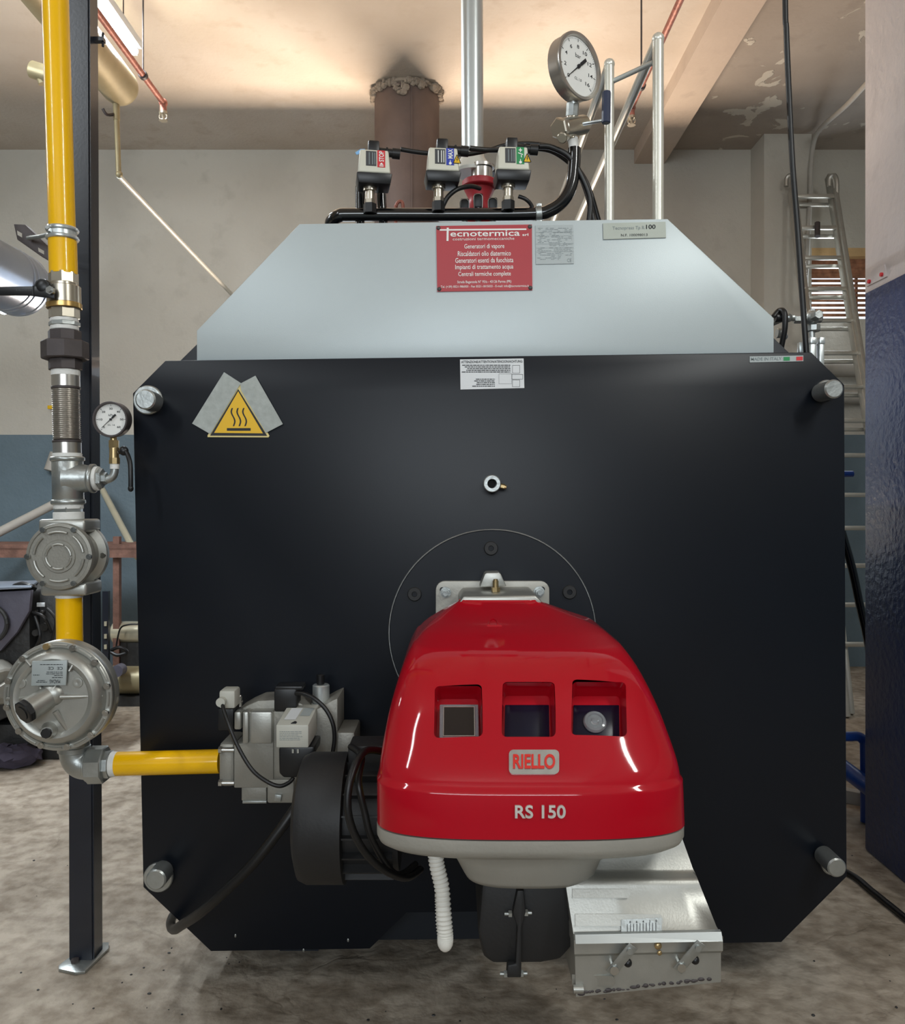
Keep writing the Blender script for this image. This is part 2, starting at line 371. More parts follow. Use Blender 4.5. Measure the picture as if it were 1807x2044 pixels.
# shutter window
m = MB(); m.box(((wx0 + wx1) / 2, YB + 0.10, wz1 + 0.035), (wx1 - wx0 + 0.06, 0.2, 0.07)); win = struct(put('window_1', m, M['lintel'], loc=(wx0, YB, wz0)), 'small high window with a rusty slatted shutter under a tan lintel')
zz = wz1 - 0.015; k = 0
while zz > wz0 + 0.015:
    op = k >= 4
    m = MB(); m.box(((wx0 + wx1) / 2, YB + 0.10, zz), (wx1 - wx0, 0.012, 0.040 if not op else 0.025), Matrix.Rotation(R(18 if not op else 10), 3, 'X'))
    put('slat', m, M['rustslat'], win); zz -= 0.042; k += 1
m = MB()
for x in (wx0 + 0.01, (wx0 + wx1) / 2, wx1 - 0.01): m.box((x, YB + 0.12, (wz0 + wz1) / 2), (0.02, 0.02, wz1 - wz0))
put('shutter_guide', m, M['rust'], win)
# anchor plate on the column
t = thing('anchor_plate', 'small pale metal plate with two red screws on the column', 'plate', (1.645, 3.2, 2.25))
def colp(px, py): Y = 1.65 * F / (px - CX); return Vector((1.65, Y, CAMZ - (py - CY) * Y / F))
m = MB(); m.prism([colp(*q) for q in ((1733, 572), (1735, 548), (1768, 528), (1773, 552))], (-0.006, 0, 0)); put('plate', m, M['column'], t)
for q in ((1740, 562), (1765, 548)):
    c = colp(*q); m = MB(); m.cyl(c + V(-0.004, 0, 0), c + V(-0.014, 0, 0), 0.008, seg=10); put('screw', m, M['redprint'], t)
# painted conduit from the ceiling down the back wall at right
m = MB(); m.tube([P(1760, 150, 5.05), P(1735, 163, 5.3), P(1690, 210, 5.9), P(1640, 255, 6.6), P(1625, 285, 6.85), P(1619, 340, 6.86), P(1617, 400, 6.87), P(1605, 650, 6.88)], 0.018, 10)
struct(put('trim_3', m, M['flexgrey']), 'thin painted conduit bending from ceiling down beside the pilaster')
# ------------------------------------------------------------------ boiler
YD = 2.45                                                  # front face of the boiler door
bo = thing('steam_boiler', 'large black steam boiler with pale silver hood and octagonal front door', 'boiler', (0.13, 3.7, 0.0))
m = MB(); m.prism([P(*q, 2.56) for q in ((330, 748), (425, 655), (1510, 640), (1612, 738), (1640, 1500), (1640, 1800), (1500, 1870), (470, 1880), (330, 1780))], (0, 2.5, 0), 0.004)
put('casing', m, M['casing'], bo)
for x in (-0.48, 0.74):
    m = MB(); m.box((x, 3.9, 0.075), (0.12, 2.5, 0.15)); put('skid_rail', m, M['casing'], bo)
m = MB(); dp = ((330, 720), (1620, 703), (1686, 768), (1691, 1750), (1560, 1881), (1240, 1886), (1165, 1817), (812, 1822), (738, 1894), (421, 1899), (286, 1771), (265, 785))
m.prism([P(*q, YD) for q in dp], (0, 0.06, 0), 0.002)
put('front_door', m, M['door'], bo)
m = MB(); hp = ((598, 447), (1333, 437), (1545, 635), (1545, 704), (393, 721), (393, 660))
m.prism([P(*q, 2.47) for q in hp], (0, 0.09, 0), 0.0015)
put('hood_panel', m, M['hood'], bo, label='pale silver grey hood panel with sloped shoulders')
# corner bolts
def corner_bolt(wx, wy, wr, hx, hy, hr, out):
    m = MB(); c = P(wx, wy, YD); ry = L(wr, YD)
    m.lathe([(ry, 0), (ry, 0.010), (ry - 0.003, 0.013)], c, (0, -1, 0), 32)
    w = put('door_washer', m, M['galv'], bo)
    m = MB(); r2 = L(hr, YD - out); e = P(hx, hy, YD - out); s_ = Vector((e.x, YD - 0.012, e.z))
    m.lathe([(r2, 0), (r2, out - 0.016), (r2 - 0.004, out - 0.012)], s_, (0, -1, 0), 32)
    put('bolt_head', m, M['galv'], w)
corner_bolt(297.5, 799, 29, 289.5, 797, 20.5, 0.075)
corner_bolt(318, 1749, 29, 310.5, 1757, 20.5, 0.075)
corner_bolt(1648, 779, 20, 1666, 776, 19, 0.10)
corner_bolt(1658, 1724, 20, 1672, 1733, 19, 0.10)
# burner mounting disc on the door
c0 = P(983, 1263, YD)
m = MB(); rr = L(205, YD); m.lathe([(rr, 0), (rr, 0.006), (rr - 0.002, 0.008)], c0, (0, -1, 0), 96)
disc = put('burner_plate', m, M['door'], bo)
m = MB(); m.arc(c0 + V(0, -0.003, 0), (1, 0, 0), (0, 0, 1), rr + 0.0015, 0, 2 * math.pi, 0.0019, 96, 6); put('plate_edge', m, M['galv'], disc, label='pale metal ring as the lit edge of the round plate')  # pale ring puts the plate's lit edge into its colour
for q in ((980, 1094), (828, 1185), (1136, 1181)):
    m = MB(); m.lathe([(L(14, YD), 0.004), (L(14, YD), 0.014), (L(12.5, YD), 0.0165), (L(5.5, YD), 0.0165), (L(5, YD), 0.006)], P(*q, YD), (0, -1, 0), 28); put('socket_screw', m, M['blackmatt'], disc)
# sight tube
m = MB(); c = P(981, 966, YD); m.lathe([(0.0235, 0), (0.0245, 0.05), (0.0225, 0.052), (0.0135, 0.052), (0.0125, 0.012), (0.0, 0.012)], c, (0, -1, 0), 32, cap0=False, cap1=False)
st = put('sight_tube', m, M['galv'], bo, label='short steel sight tube')
m = MB(); m.lathe([(0.0125, 0), (0.0125, 0.001)], c + V(0, -0.014, 0), (0, -1, 0), 20); put('sight_glass', m, M['darkglass'], st)
m = MB(); a = P(995, 969, 2.415); b = P(1008, 972, 2.412); m.cyl(a, b, 0.0075, seg=6); m.cyl(b, b + (b - a) * 0.25, 0.0055, seg=12); put('brass_nipple', m, M['brass'], st)
# small screws along the lower edge of the door
for q in ((470, 1868), (695, 1877), (606, 1897)):
    m = MB(); m.sph(P(*q, YD - 0.0005), 0.004, (.7, .3, 1.3), 7, 5); put('paint_chip', m, M['galv'], bo)

# -- red name plate
def plate(name, q, Y, th, mt, parent=bo, label=None, bev=0.0):
    m = MB(); m.prism([P(*a, Y) for a in q], (0, th, 0), bev); return put(name, m, mt, parent, label=label)
SL = -0.0125
YP = 2.4665
np_ = plate('name_plate', ((871, 451), (1062, 448), (1063, 579), (873, 582)), YP, 0.003, M['redplate'], label='red metal name plate with white lettering')
m = MB(); yy = YP - 0.0008
m.poly([P(*q, yy) for q in ((878, 457.5), (1051, 456), (1051, 459), (878, 460.5))])
m.poly([P(*q, yy - 0.0004) for q in ((892, 454.5), (896, 454.5), (895.5, 481), (891.5, 481))])
m.ptext('ecnotermica', 899, 461, 1038, 472.5, yy, 0.012, SL)
m.ptext('srl', 1043, 466, 1055, 471, yy, 0.02, SL)
m.ptext('costruzioni termomeccaniche', 904, 474.5, 1027, 480, yy, 0.0, SL)
for s_, x0, x1, y0, y1 in (('Generatori di vapore', 927, 1007, 487, 499), ('Riscaldatori olio diatermico', 914, 1020, 501.5, 511.5), ('Generatori esenti da fuochista', 909, 1025, 515, 525),
                           ('Impianti di trattamento acqua', 909, 1025, 528.5, 540.5), ('Centrali termiche complete', 915, 1020, 542.5, 554),
                           ('Strada Baganzola N° 93/a - 43126 Parma (PR)', 913, 1021, 560, 567), ('Tel. (+39) 0521-986003 - Fax 0521-1815033 - E-mail: info@tecnotermica.it', 880, 1056, 570, 576)):
    m.ptext(s_, x0, y0, x1, y1, yy, 0.006, SL)
put('lettering', m, M['white'], np_)
for q in ((875.5, 455), (1058, 452.5), (877, 577), (1059, 574.5)):
    m = MB(); m.sph(P(*q, YP), 0.0062, (1, .5, 1), 12, 8); put('rivet', m, M['iron'], np_)
# -- pale data plate
dpl = plate('data_plate', ((1069, 450), (1144, 448.5), (1146, 526), (1070, 527.5)), YP + 0.001, 0.0025, M['greyplate'], label='thin pale grey data plate with small print')
m = MB(); yy = YP + 0.0004; rnd = random.Random(3)
for r_ in range(22):
    y = 455 + r_ * 2.9 + (1.5 if r_ > 12 else 0); x = 1072 + rnd.uniform(0, 8); xe = 1142 if y < 511 else 1120
    while x < xe:
        w = rnd.uniform(2, 9)
        if rnd.random() < 0.72: m.poly([P(*q, yy) for q in ((x, y), (min(x + w, xe), y - 0.1), (min(x + w, xe), y + 0.75), (x, y + 0.85))])
        x += w + rnd.uniform(0.8, 5 if rnd.random() < 0.3 else 1.4)
for y in (463.5, 471, 487, 495, 503): m.poly([P(*q, yy) for q in ((1070, y), (1145, y - 0.9), (1145, y - 0.6), (1070, y + 0.3))])
m.ptext('CE', 1132.5, 516, 1141, 523, yy, 0.0)
put('lettering', m, M['greyink'], dpl)
# -- model plate
mp = plate('model_plate', ((1204, 445.5), (1329, 442.5), (1330, 474), (1205, 477.5)), YP, 0.003, M['greyplate2'], label='small engraved grey plate at the upper right of the hood')
m = MB(); yy = YP - 0.0008; m.ptext('Tecnopress Tp R', 1223, 452, 1287, 460.5, yy, 0.0, -0.02); put('lettering', m, M['greyink'], mp)
m = MB(); m.ptext('100', 1290, 448.5, 1309, 457, yy, 0.02, -0.02); m.ptext('N.F. 100098013', 1240, 467, 1293, 472, yy, 0.0, -0.02); put('lettering', m, M['ink'], mp)
# -- white warning label below the hood
wl = plate('warning_label', ((918.5, 717.5), (1045.5, 715.5), (1047, 774.5), (919.5, 777.5)), YD - 0.0015, 0.0015, M['paper'], label='white warning label with fine print and a diagram')
m = MB(); yy = YD - 0.0024
m.ptext('ATTENZIONE/ATTENTION/ATENCION/ACHTUNG', 921, 720, 1043, 725, yy, 0.01, -0.012)
def lines(m, x0, x1, y, h, yy, rnd, right=False):
    x = x0
    while x < x1 - 1:
        w = rnd.uniform(2.0, 8); e = min(x + w, x1)
        m.poly([P(*q, yy) for q in ((x, y), (e, y - 0.05), (e, y + h), (x, y + h))]); x = e + 1.0
for i_, (x0, x1, y) in enumerate(((923, 1019, 728.2), (928, 1019, 731.6), (933, 1019, 735), (931, 1019, 738.4), (922, 1019, 741.8), (950, 988, 756), (947, 988, 759.5), (952, 988, 763), (951, 988, 766.5), (943, 988, 770))):
    lines(m, x0, x1, y, 1.5, yy, rnd)
def rect(m, x0, y0, x1, y1, yy, w=0.5):
    for (a, b, c, d) in ((x0, y0, x1, y0 + w), (x0, y1 - w, x1, y1), (x0, y0, x0 + w, y1), (x1 - w, y0, x1, y1)):
        m.poly([P(*q, yy) for q in ((a, b), (c, b), (c, d), (a, d))])
rect(m, 1023, 729, 1038, 745, yy); rect(m, 1022, 747, 1044, 757, yy); rect(m, 1023, 758, 1038, 772, yy); rect(m, 996, 746, 1022, 766, yy, 0.35)
put('lettering', m, M['ink'], wl)
# -- flag sticker
fl = plate('origin_sticker', ((1497, 711.5), (1604, 709.5), (1604, 721), (1497, 723.5)), YD - 0.0015, 0.0015, M['greyplate'], label='narrow sticker with a green, white and red flag')
m = MB(); yy = YD - 0.0024; m.ptext('MADE IN ITALY', 1499.5, 713.5, 1561, 719.8, yy, 0.01, -0.018); put('lettering', m, M['greyink'], fl)
m = MB(); m.poly([P(*q, yy) for q in ((1564.5, 712.5), (1577, 712.2), (1577, 719.6), (1564.5, 720))]); put('green_band', m, M['green'], fl)
m = MB(); m.poly([P(*q, yy) for q in ((1590, 712), (1603, 711.6), (1603, 719.2), (1590, 719.6))]); put('red_band', m, M['redprint'], fl)
# -- hot surface sign with tape
hs = plate('hot_surface_sign', ((476, 766), (473, 767.5), (414.5, 869), (414.5, 872.5), (536, 873), (538, 870), (479, 767.5)), YD - 0.002, 0.002, M['signedge'], label='yellow triangular hot surface warning sign held by tape')
yy = YD - 0.0026
m = MB(); m.poly([P(*q, yy) for q in ((475.6, 776.5), (419.5, 869.5), (533.5, 870))]); put('sign_border', m, M['ink'], hs)
yy = YD - 0.0032
m = MB(); m.poly([P(*q, yy) for q in ((475.6, 781), (427.5, 864), (525, 865))]); put('sign_field', m, M['signyellow'], hs)
yy = YD - 0.0038; m = MB()
for x in (465.5, 477, 488.5):
    pts = [(x - 2.2 + dx, y) for y, dx in ((814.5, 0.6), (818, -0.9), (822, -1.6), (826, -0.6), (830, 1.4), (834, 3.6), (838, 5.2), (842, 5.6), (846, 4.6), (850.5, 2.9))]
    for a, b in zip(pts, pts[1:]):
        m.poly([P(*q, yy) for q in ((a[0] - 1.5, a[1]), (a[0] + 1.5, a[1]), (b[0] + 1.5, b[1] + .15), (b[0] - 1.5, b[1] + .15))])
m.poly([P(*q, yy) for q in ((453, 854.5), (500.5, 854.5), (500.5, 859.8), (453, 859.8))])
put('heat_symbol', m, M['ink'], hs)
m = MB(); m.prism([P(*q, YD - 0.0046) for q in ((447.3, 742.8), (481, 764.7), (472, 779), (420, 866.5), (383.5, 845.4))], (0, 0.001, 0)); put('tape_strip', m, M['masking'], hs)
m = MB(); m.prism([P(*q, YD - 0.0050) for q in ((479, 766), (510, 749.8), (564.8, 846.4), (531, 864), (482, 780))], (0, 0.001, 0)); put('tape_strip', m, M['masking'], hs)

# ------------------------------------------------------------------ burner
bu = thing('gas_burner', 'red gas burner with three square windows mounted on the black boiler door', 'burner', (0.15, 1.9, 0.43))
# flange, bolts, neck, bracket
def rrect(x0, y0, x1, y1, r, n=6):
    out = []
    for (cx, cy, a0) in ((x1 - r, y0 + r, -90), (x1 - r, y1 - r, 0), (x0 + r, y1 - r, 90), (x0 + r, y0 + r, 180)):
        for i in range(n + 1):
            a = R(a0 + 90 * i / n); out.append((cx + r * math.cos(a), cy + r * math.sin(a)))
    return out
m = MB(); m.prism([P(*q, 2.425) for q in rrect(870, 1160, 1097, 1386, 18)], (0, 0.017, 0), 0.002)
fg = put('mounting_flange', m, M['cast'], bu, label='pale cast mounting flange')
for (x, y, dx, dy) in ((889, 1182, -6, -5), (1077, 1181, 6, -5)):
    m = MB(); m.prism([P(a, b, 2.4245) for a, b in rrect(x + dx - 5, y + dy - 5, x + dx + 5 , y + dy + 5, 5)], (0, 0.001, 0)); put('slot', m, M['ink'], fg)
    c = P(x + (1 if x < 900 else -1), y, 2.425); m = MB(); m.lathe([(L(11, 2.4), 0), (L(11, 2.4), 0.005)], c, (0, -1, 0), 24)
    m.cyl(c + V(0, -.004, 0), c + V(0, -.02, 0), L(8.5, 2.4), seg=6); m.cyl(c + V(0, -.02, 0), c + V(0, -.038, 0), L(5, 2.4), seg=14); put('flange_bolt', m, M['galv'], fg)
m = MB(); m.prism([P(*q, 2.20) for q in ((916, 1203), (925, 1190), (1070, 1188), (1082, 1201), (1082, 1400), (916, 1400))], (0, 0.225, 0), 0.006)
nk = put('burner_neck', m, M['alu'], bu)
m = MB(); m.prism([P(*q, 2.33) for q in ((958, 1172), (968, 1146), (972, 1143.5), (996, 1143), (1000, 1146), (1011, 1170))], (0, 0.07, 0), 0.002)
br = put('ignition_bracket', m, M['alu'], bu)
m = MB(); c = P(989.5, 1181, 2.29); m.cyl(c, c + V(0, 0, .012), .012, seg=6); m.cyl(c + V(0, 0, .012), c + V(0, 0, .03), .008, seg=12); m.cyl(c + V(0, 0, .03), c + V(0, 0, .034), .006, seg=12); put('brass_nipple', m, M['brass'], br)
# red cover: horizontal sections lofted from bottom to top
keys = [  # z, centre x, half width, front depth, bow, exponent
    (0.747, .158, .3105, 1.645, .125, 3.0), (0.836, .157, .3105, 1.660, .120, 3.0), (0.924, .154, .297, 1.715, .12, 3.0), (1.010, .150, .271, 1.785, .12, 3.0),
    (1.062, .147, .246, 1.862, .12, 3.2), (1.090, .146, .220, 1.955, .115, 3.4), (1.113, .132, .170, 2.085, .085, 3.4), (1.140, .119, .108, 2.185, .04, 4.0)]
def kv(z):
    n = len(keys)
    for i in range(n - 1):
        if keys[i][0] <= z <= keys[i + 1][0] + 1e-9: break
    t = (z - keys[i][0]) / (keys[i + 1][0] - keys[i][0])
    out = []
    for k in range(1, 6):
        y0, y1 = keys[i][k], keys[i + 1][k]; h = keys[i + 1][0] - keys[i][0]
        def slope(j):
            if j <= 0: return (keys[1][k] - keys[0][k]) / (keys[1][0] - keys[0][0])
            if j >= n - 1: return (keys[-1][k] - keys[-2][k]) / (keys[-1][0] - keys[-2][0])
            a = (keys[j][k] - keys[j - 1][k]) / (keys[j][0] - keys[j - 1][0]); b = (keys[j + 1][k] - keys[j][k]) / (keys[j + 1][0] - keys[j][0])
            return 0.0 if a * b <= 0 else 2 * a * b / (a + b)
        m0, m1 = slope(i) * h, slope(i + 1) * h
        out.append((2 * t ** 3 - 3 * t * t + 1) * y0 + (t ** 3 - 2 * t * t + t) * m0 + (-2 * t ** 3 + 3 * t * t) * y1 + (t ** 3 - t * t) * m1)
    return out
def usec(z, cx, hw, yf, bow, ex, rear, n=40):
    pts = [Vector((cx + hw, rear, z))]
    pts += [Vector((cx + hw, yf + bow + (rear - yf - bow) * q, z)) for q in (0.66, 0.33)]
    for i in range(n + 1):
        a = math.pi * i / n; c_, s_ = math.cos(a), math.sin(a)
        pts.append(Vector((cx + hw * math.copysign(abs(c_) ** (2 / ex), c_), yf + bow - bow * abs(s_) ** (2 / ex), z)))
    pts += [Vector((cx - hw, yf + bow + (rear - yf - bow) * q, z)) for q in (0.33, 0.66)]
    pts.append(Vector((cx - hw, rear, z)))
    return pts
def loft(secs):
    m = MB(); prev = None
    for s_ in secs:
        rg = [m.bm.verts.new(p) for p in s_]
        if prev: m.bridge(prev, rg)
        else: m.bm.faces.new(rg[::-1])
        prev = rg
    m.bm.faces.new(prev); return m
zs = [0.747 + (1.140 - 0.747) * i / 44 for i in range(45)]
zs = sorted([z for z in zs if abs(z - 0.836) > 0.007 and abs(z - 1.074) > 0.004] + [0.833, 0.8375, 1.072, 1.0745])
secs = []
for z in zs:
    cx, hw, yf, bow, ex = kv(z)
    if z < 0.835: hw += 0.004; yf -= 0.005          # lower band stands slightly proud
    if z > 1.0735: hw -= 0.003; yf += 0.004
    secs.append(usec(z, cx, hw, yf, bow, ex, 2.225))
cx, hw, yf, bow, ex = kv(1.140)
secs.append(usec(1.1445, cx, hw - 0.004, yf + 0.006, bow, ex, 2.222))
cover_mb = loft(secs)
bmesh.ops.recalc_face_normals(cover_mb.bm, faces=cover_mb.bm.faces[:])
# pockets cut into the cover
wins = ((868, 1369, 962, 1471), (1003, 1362, 1108, 1470), (1144, 1361, 1248, 1468))
bb = BVHTree.FromBMesh(cover_mb.bm)
def hit(px, py, tree=None, off=0.001):
    d = P(px, py, 1.0) - Vector((0, 0, CAMZ)); d.normalize()
    loc, nor, _, _ = (tree or bb).ray_cast(Vector((0, 0, CAMZ)), d)
    if loc is None: return P(px, py, 1.8)
    if nor.dot(d) > 0: nor = -nor
    return loc + nor * off
cut = MB()
pockets = []; liner_loops = []
for (x0, y0, x1, y1) in wins:
    cc = [hit(x0, y0), hit(x1, y0), hit(x1, y1), hit(x0, y1)]
    top = (cc[0] + cc[1]) / 2; bot = (cc[2] + cc[3]) / 2; wd_ = (cc[1] - cc[0]).length * 0.98
    up = (top - bot).normalized(); ax = Vector((1, 0, 0)); n_ = ax.cross(up).normalized()
    if n_.y > 0: n_ = -n_
    pockets.append(((top + bot) / 2, ax, up, n_, wd_, (top - bot).length))
    c_ = (top + bot) / 2
    loop0 = []; loop1 = []
    for (u, v) in rrect(-wd_ / 2, -(top - bot).length / 2, wd_ / 2, (top - bot).length / 2, 0.010, 5):
        loop0.append(cut.bm.verts.new(c_ + ax * u * 1.10 + up * v * 1.08 + n_ * 0.05))
        loop1.append(cut.bm.verts.new(c_ + ax * u * 0.90 + up * v * 0.94 - n_ * 0.055))
    liner_loops.append(([v.co.copy() for v in loop0], [v.co.copy() for v in loop1]))
    cut.bm.faces.new(loop0); cut.bridge(loop0, loop1); cut.bm.faces.new(loop1[::-1])
bmesh.ops.recalc_face_normals(cut.bm, faces=cut.bm.faces[:])
liners = [(list(l0), list(l1)) for l0, l1 in liner_loops]
red = put('red_cover', cover_mb, M['red'], bu, sharp=50, label='glossy red hood with recessed windows')
cob = put('pocket_cutter', cut, M['red'], bu)
md = red.modifiers.new('pockets', 'BOOLEAN'); md.operation = 'DIFFERENCE'; md.object = cob; md.solver = 'EXACT'
dg = bpy.context.evaluated_depsgraph_get(); dg.update()
nm = bpy.data.meshes.new_from_object(red.evaluated_get(dg)); red.modifiers.clear()
old = red.data; red.data = nm; nm.name = 'red_cover'; bpy.data.meshes.remove(old)
cm_ = cob.data; bpy.data.objects.remove(cob); bpy.data.meshes.remove(cm_)
nm.shade_smooth(); nm.set_sharp_from_angle(angle=R(50))
for l0, l1 in liners:
    m = MB(); f0 = .05 / .105
    a = [m.bm.verts.new(p + (q - p) * (f0 + .03)) for p, q in zip(l0, l1)]; b = [m.bm.verts.new(p + (q - p) * 1.0) for p, q in zip(l0, l1)]
    m.bridge(a, b); m.bm.faces.new(b)
    put('window_recess', m, M['red'], red)
# panels inside the pockets
def in_pocket(k, u0, v0, u1, v1, dep, th, rr_=0.006):
    c_, ax, up, n_, w, h = pockets[k]
    return [c_ + ax * (u * w) + up * (v * h) - n_ * dep for (u, v) in [(a, b) for a, b in ((u0, v0), (u1, v0), (u1, v1), (u0, v1))]], n_ * th
pts, n_ = in_pocket(0, -0.40, -0.43, 0.44, 0.27, 0.050, 0.018); m = MB(); m.prism(pts, n_, 0.003); pn = put('window_frame', m, M['clear'], red, label='clear square window frame')
pts, n_ = in_pocket(0, -0.30, -0.35, 0.34, 0.20, 0.0315, 0.0006); m = MB(); m.prism(pts, n_); put('window_pane', m, M['darkglass'], red)
m = MB(); pts, n_ = in_pocket(0, -0.31, -0.36, 0.35, 0.21, 0.031, 0.002)
for a, b in zip(pts, pts[1:] + pts[:1]): m.tube([a, b], 0.0012, 6, 1)
put('frame_edge', m, M['chrome'], red)
for k in (1, 2):
    pts, n_ = in_pocket(k, -0.43, -0.45, 0.43, 0.28, 0.0545, 0.004); m = MB(); m.prism(pts, n_, 0.001); put('blank_panel', m, M['navy'], red, label='dark navy panel in a window recess')
c_, ax, up, n_, w, h = pockets[2]
cb = c_ + ax * (-0.03 * w) + up * (-0.06 * h) - n_ * 0.050
m = MB(); m.lathe([(0.0235, 0), (0.0245, 0.004), (0.022, 0.009), (0.017, 0.010), (0.015, 0.007), (0.009, 0.007), (0.007, 0.012), (0.002, 0.013)], cb, n_, 32); put('reset_button', m, M['clear'], red, label='clear round button in the right window')
# chrome badge and model lettering following the cover
def on_cover(u, v, off=0.0015): return hit(u, -v, None, off)
m = MB(); q = rrect(1016, 1498, 1116, 1546, 9)
a = [m.bm.verts.new(hit(x, y, None, 0.0045)) for x, y in q]; b = [m.bm.verts.new(hit(x, y, None, -0.002)) for x, y in q]
m.bm.faces.new(a); m.bridge(a, b)
bg = put('badge', m, M['chrome'], red, label='chrome badge with red lettering')
m = MB(); m.text('RIELLO', 1024, -1536, 1108, -1507, lambda u, v: on_cover(u, v, 0.0062), 0.03); put('badge_lettering', m, M['badgered'], red)
m = MB()
for off in (0.004,):
    m.text('RS 150', 1028, -1633, 1129, -1607, lambda u, v: on_cover(u, v, off), 0.02)
r = bmesh.ops.extrude_face_region(m.bm, geom=m.bm.faces[:])
bmesh.ops.translate(m.bm, vec=(0, 0.004, 0), verts=[e for e in r['geom'] if isinstance(e, bmesh.types.BMVert)])
put('model_lettering', m, M['silverletter'], red)
# small moulded mark on top of the cover and yellow label on its side
m = MB(); hp_ = [hit(x, y, None, 0.001) for x, y in ((976, 1247), (978, 1240), (985, 1236), (992, 1240), (994, 1247))]; m.tube(hp_, 0.002, 6, 4)
m.tube([hit(972, 1250), hit(1002, 1250)], 0.002, 6, 1); put('moulded_mark', m, M['red'], red)
m = MB(); xs = -0.157
m.prism([V(xs, y, z) for y, z in ((1.83, .76), (2.0, .76), (2.0, .83), (1.83, .83))], (0.002, 0, 0)); put('side_label', m, M['signyellow'], red)
# grey cast base below the cover
secs = []
for z, hw, yf, cx in ((0.610, .135, 1.735, .160), (0.622, .140, 1.725, .160), (0.660, .155, 1.712, .157), (0.680, .182, 1.703, .157), (0.692, .225, 1.690, .157), (0.697, .270, 1.672, .157), (0.701, .296, 1.660, .157), (0.712, .309, 1.646, .157), (0.724, .3135, 1.641, .157), (0.744, .3135, 1.640, .157)):
    secs.append(usec(z, cx, hw, yf, .12 if z > .69 else .10, 3.0, 2.2))
m = loft(secs); put('cast_base', m, M['cast'], bu, sharp=60, label='light grey cast base under the red cover')
m = MB(); z = 0.7455; s_ = [usec(zz_, .158, .3095, 1.647, .125, 3.0, 2.2) for zz_ in (0.743, 0.7485)]; put('cover_seal', loft(s_), M['blackplastic'], bu)
# fan housing: black box under the base
m = MB(); m.prism([P(*q, 1.76) for q in ((962, 1760), (1156, 1760), (1153, 1840), (1143, 1892), (1120, 1918), (1080, 1925), (985, 1926), (965, 1914), (954, 1860))], (0, 0.34, 0), 0.012)
fh = put('fan_housing', m, M['blackmatt'], bu, label='black plastic housing under the burner')
m = MB(); m.prism([P(*q, 1.742) for q in ((1033, 1778), (1046, 1778), (1050, 1822), (1042, 1850), (1041, 1952), (1012, 1952), (1014, 1927), (1030, 1925), (1033, 1850), (1024, 1822))], (0, 0.03, 0), 0.003); put('housing_rib', m, M['blackmatt'], fh)
for (x, y, d) in ((1019, 1824, -1), (1050, 1822, 1), (1010, 1944, -1), (1041, 1943, 1)):
    c = P(x, y, 1.75); m = MB(); m.cyl(c + V(-0.003 * d, 0, 0), c + V(0.004 * d, 0, 0), 0.0072, seg=6); m.cyl(c, c + V(0.012 * d, 0, 0), 0.004, seg=10); put('housing_bolt', m, M['galv'], fh)
# air intake
def band(rows, back):
    m = MB(); prev = None
    for (y0, y1, Yd, x0, x1) in rows:
        n = 6; rg = [m.bm.verts.new(P(x0 + (x1 - x0) * i / n, y0 + (y1 - y0) * i / n, Yd)) for i in range(n + 1)]
        b0 = Vector((rg[0].co.x, back, rg[0].co.z)); b1 = Vector((rg[-1].co.x, back, rg[-1].co.z))
        rg = [m.bm.verts.new(b0)] + rg + [m.bm.verts.new(b1)]
        if prev: m.bridge(prev, rg)
        else: m.bm.faces.new(rg[::-1])
        prev = rg
    m.bm.faces.new(prev); return m
rows = [(1640, 1640, 1.815, 1085, 1352), (1664, 1662, 1.81, 1085, 1358), (1735, 1735, 1.785, 1105, 1384), (1742, 1742, 1.778, 1110, 1388), (1752, 1752, 1.752, 1120, 1392), (1760, 1760, 1.744, 1126, 1395), (1768, 1768, 1.741, 1130, 1398), (1864, 1858, 1.700, 1145, 1434), (1872, 1866, 1.690, 1146, 1441),
        (1877, 1870, 1.684, 1146, 1443.5), (1905, 1898, 1.684, 1147, 1443.5), (1909, 1902, 1.693, 1148, 1439.5), (1990, 1960, 1.693, 1150, 1439.5)]
ai = put('air_intake', band(rows, 2.06), M['alu'], bu, sharp=45, label='silver cast air intake box low on the right')
bba = BVHTree.FromPolygons([origin(ai) + v.co for v in ai.data.vertices], [p.vertices[:] for p in ai.data.polygons])
def on_int(x, y, off): return hit(x, y, bba, off)
fa, fb, fc_ = hit(1180, 1790, bba, 0), hit(1380, 1790, bba, 0), hit(1300, 1850, bba, 0)
fn_ = (fb - fa).cross(fc_ - fa).normalized(); fn_ = -fn_ if fn_.y > 0 else fn_
def on_pl(x, y, off):                                     # on the sloping face of the intake
    o_ = Vector((0, 0, CAMZ)); d = P(x, y, 1.0) - o_
    return o_ + d * ((fa - o_).dot(fn_) / d.dot(fn_)) + fn_ * off
def slab(name, q, off, th, mt, par, label=None):
    m = MB(); pf = on_pl if q[0][1] < 1900 else on_int; a = [m.bm.verts.new(pf(x, y, off)) for x, y in q]; b = [m.bm.verts.new(pf(x, y, off - th)) for x, y in q]
    m.bm.faces.new(a); m.bridge(a, b); m.bm.faces.new(b[::-1]); return put(name, m, mt, par, label=label, sharp=30)
for (x1, y0, y1) in ((1258, 1775, 1793), (1323, 1825, 1849), (1227, 1945, 1966)):
    q = [(1148 if y0 > 1800 else 1142, y0), (x1 - 8, y0)] + [(x1 - 8 + 8 * math.sin(R(a)), (y0 + y1) / 2 - (y1 - y0) / 2 * math.cos(R(a))) for a in range(20, 161, 20)] + [(x1 - 8, y1), (1148 if y0 > 1800 else 1142, y1)]
    slab('cast_ridge', q, 0.0060, 0.007, M['alu'], ai)
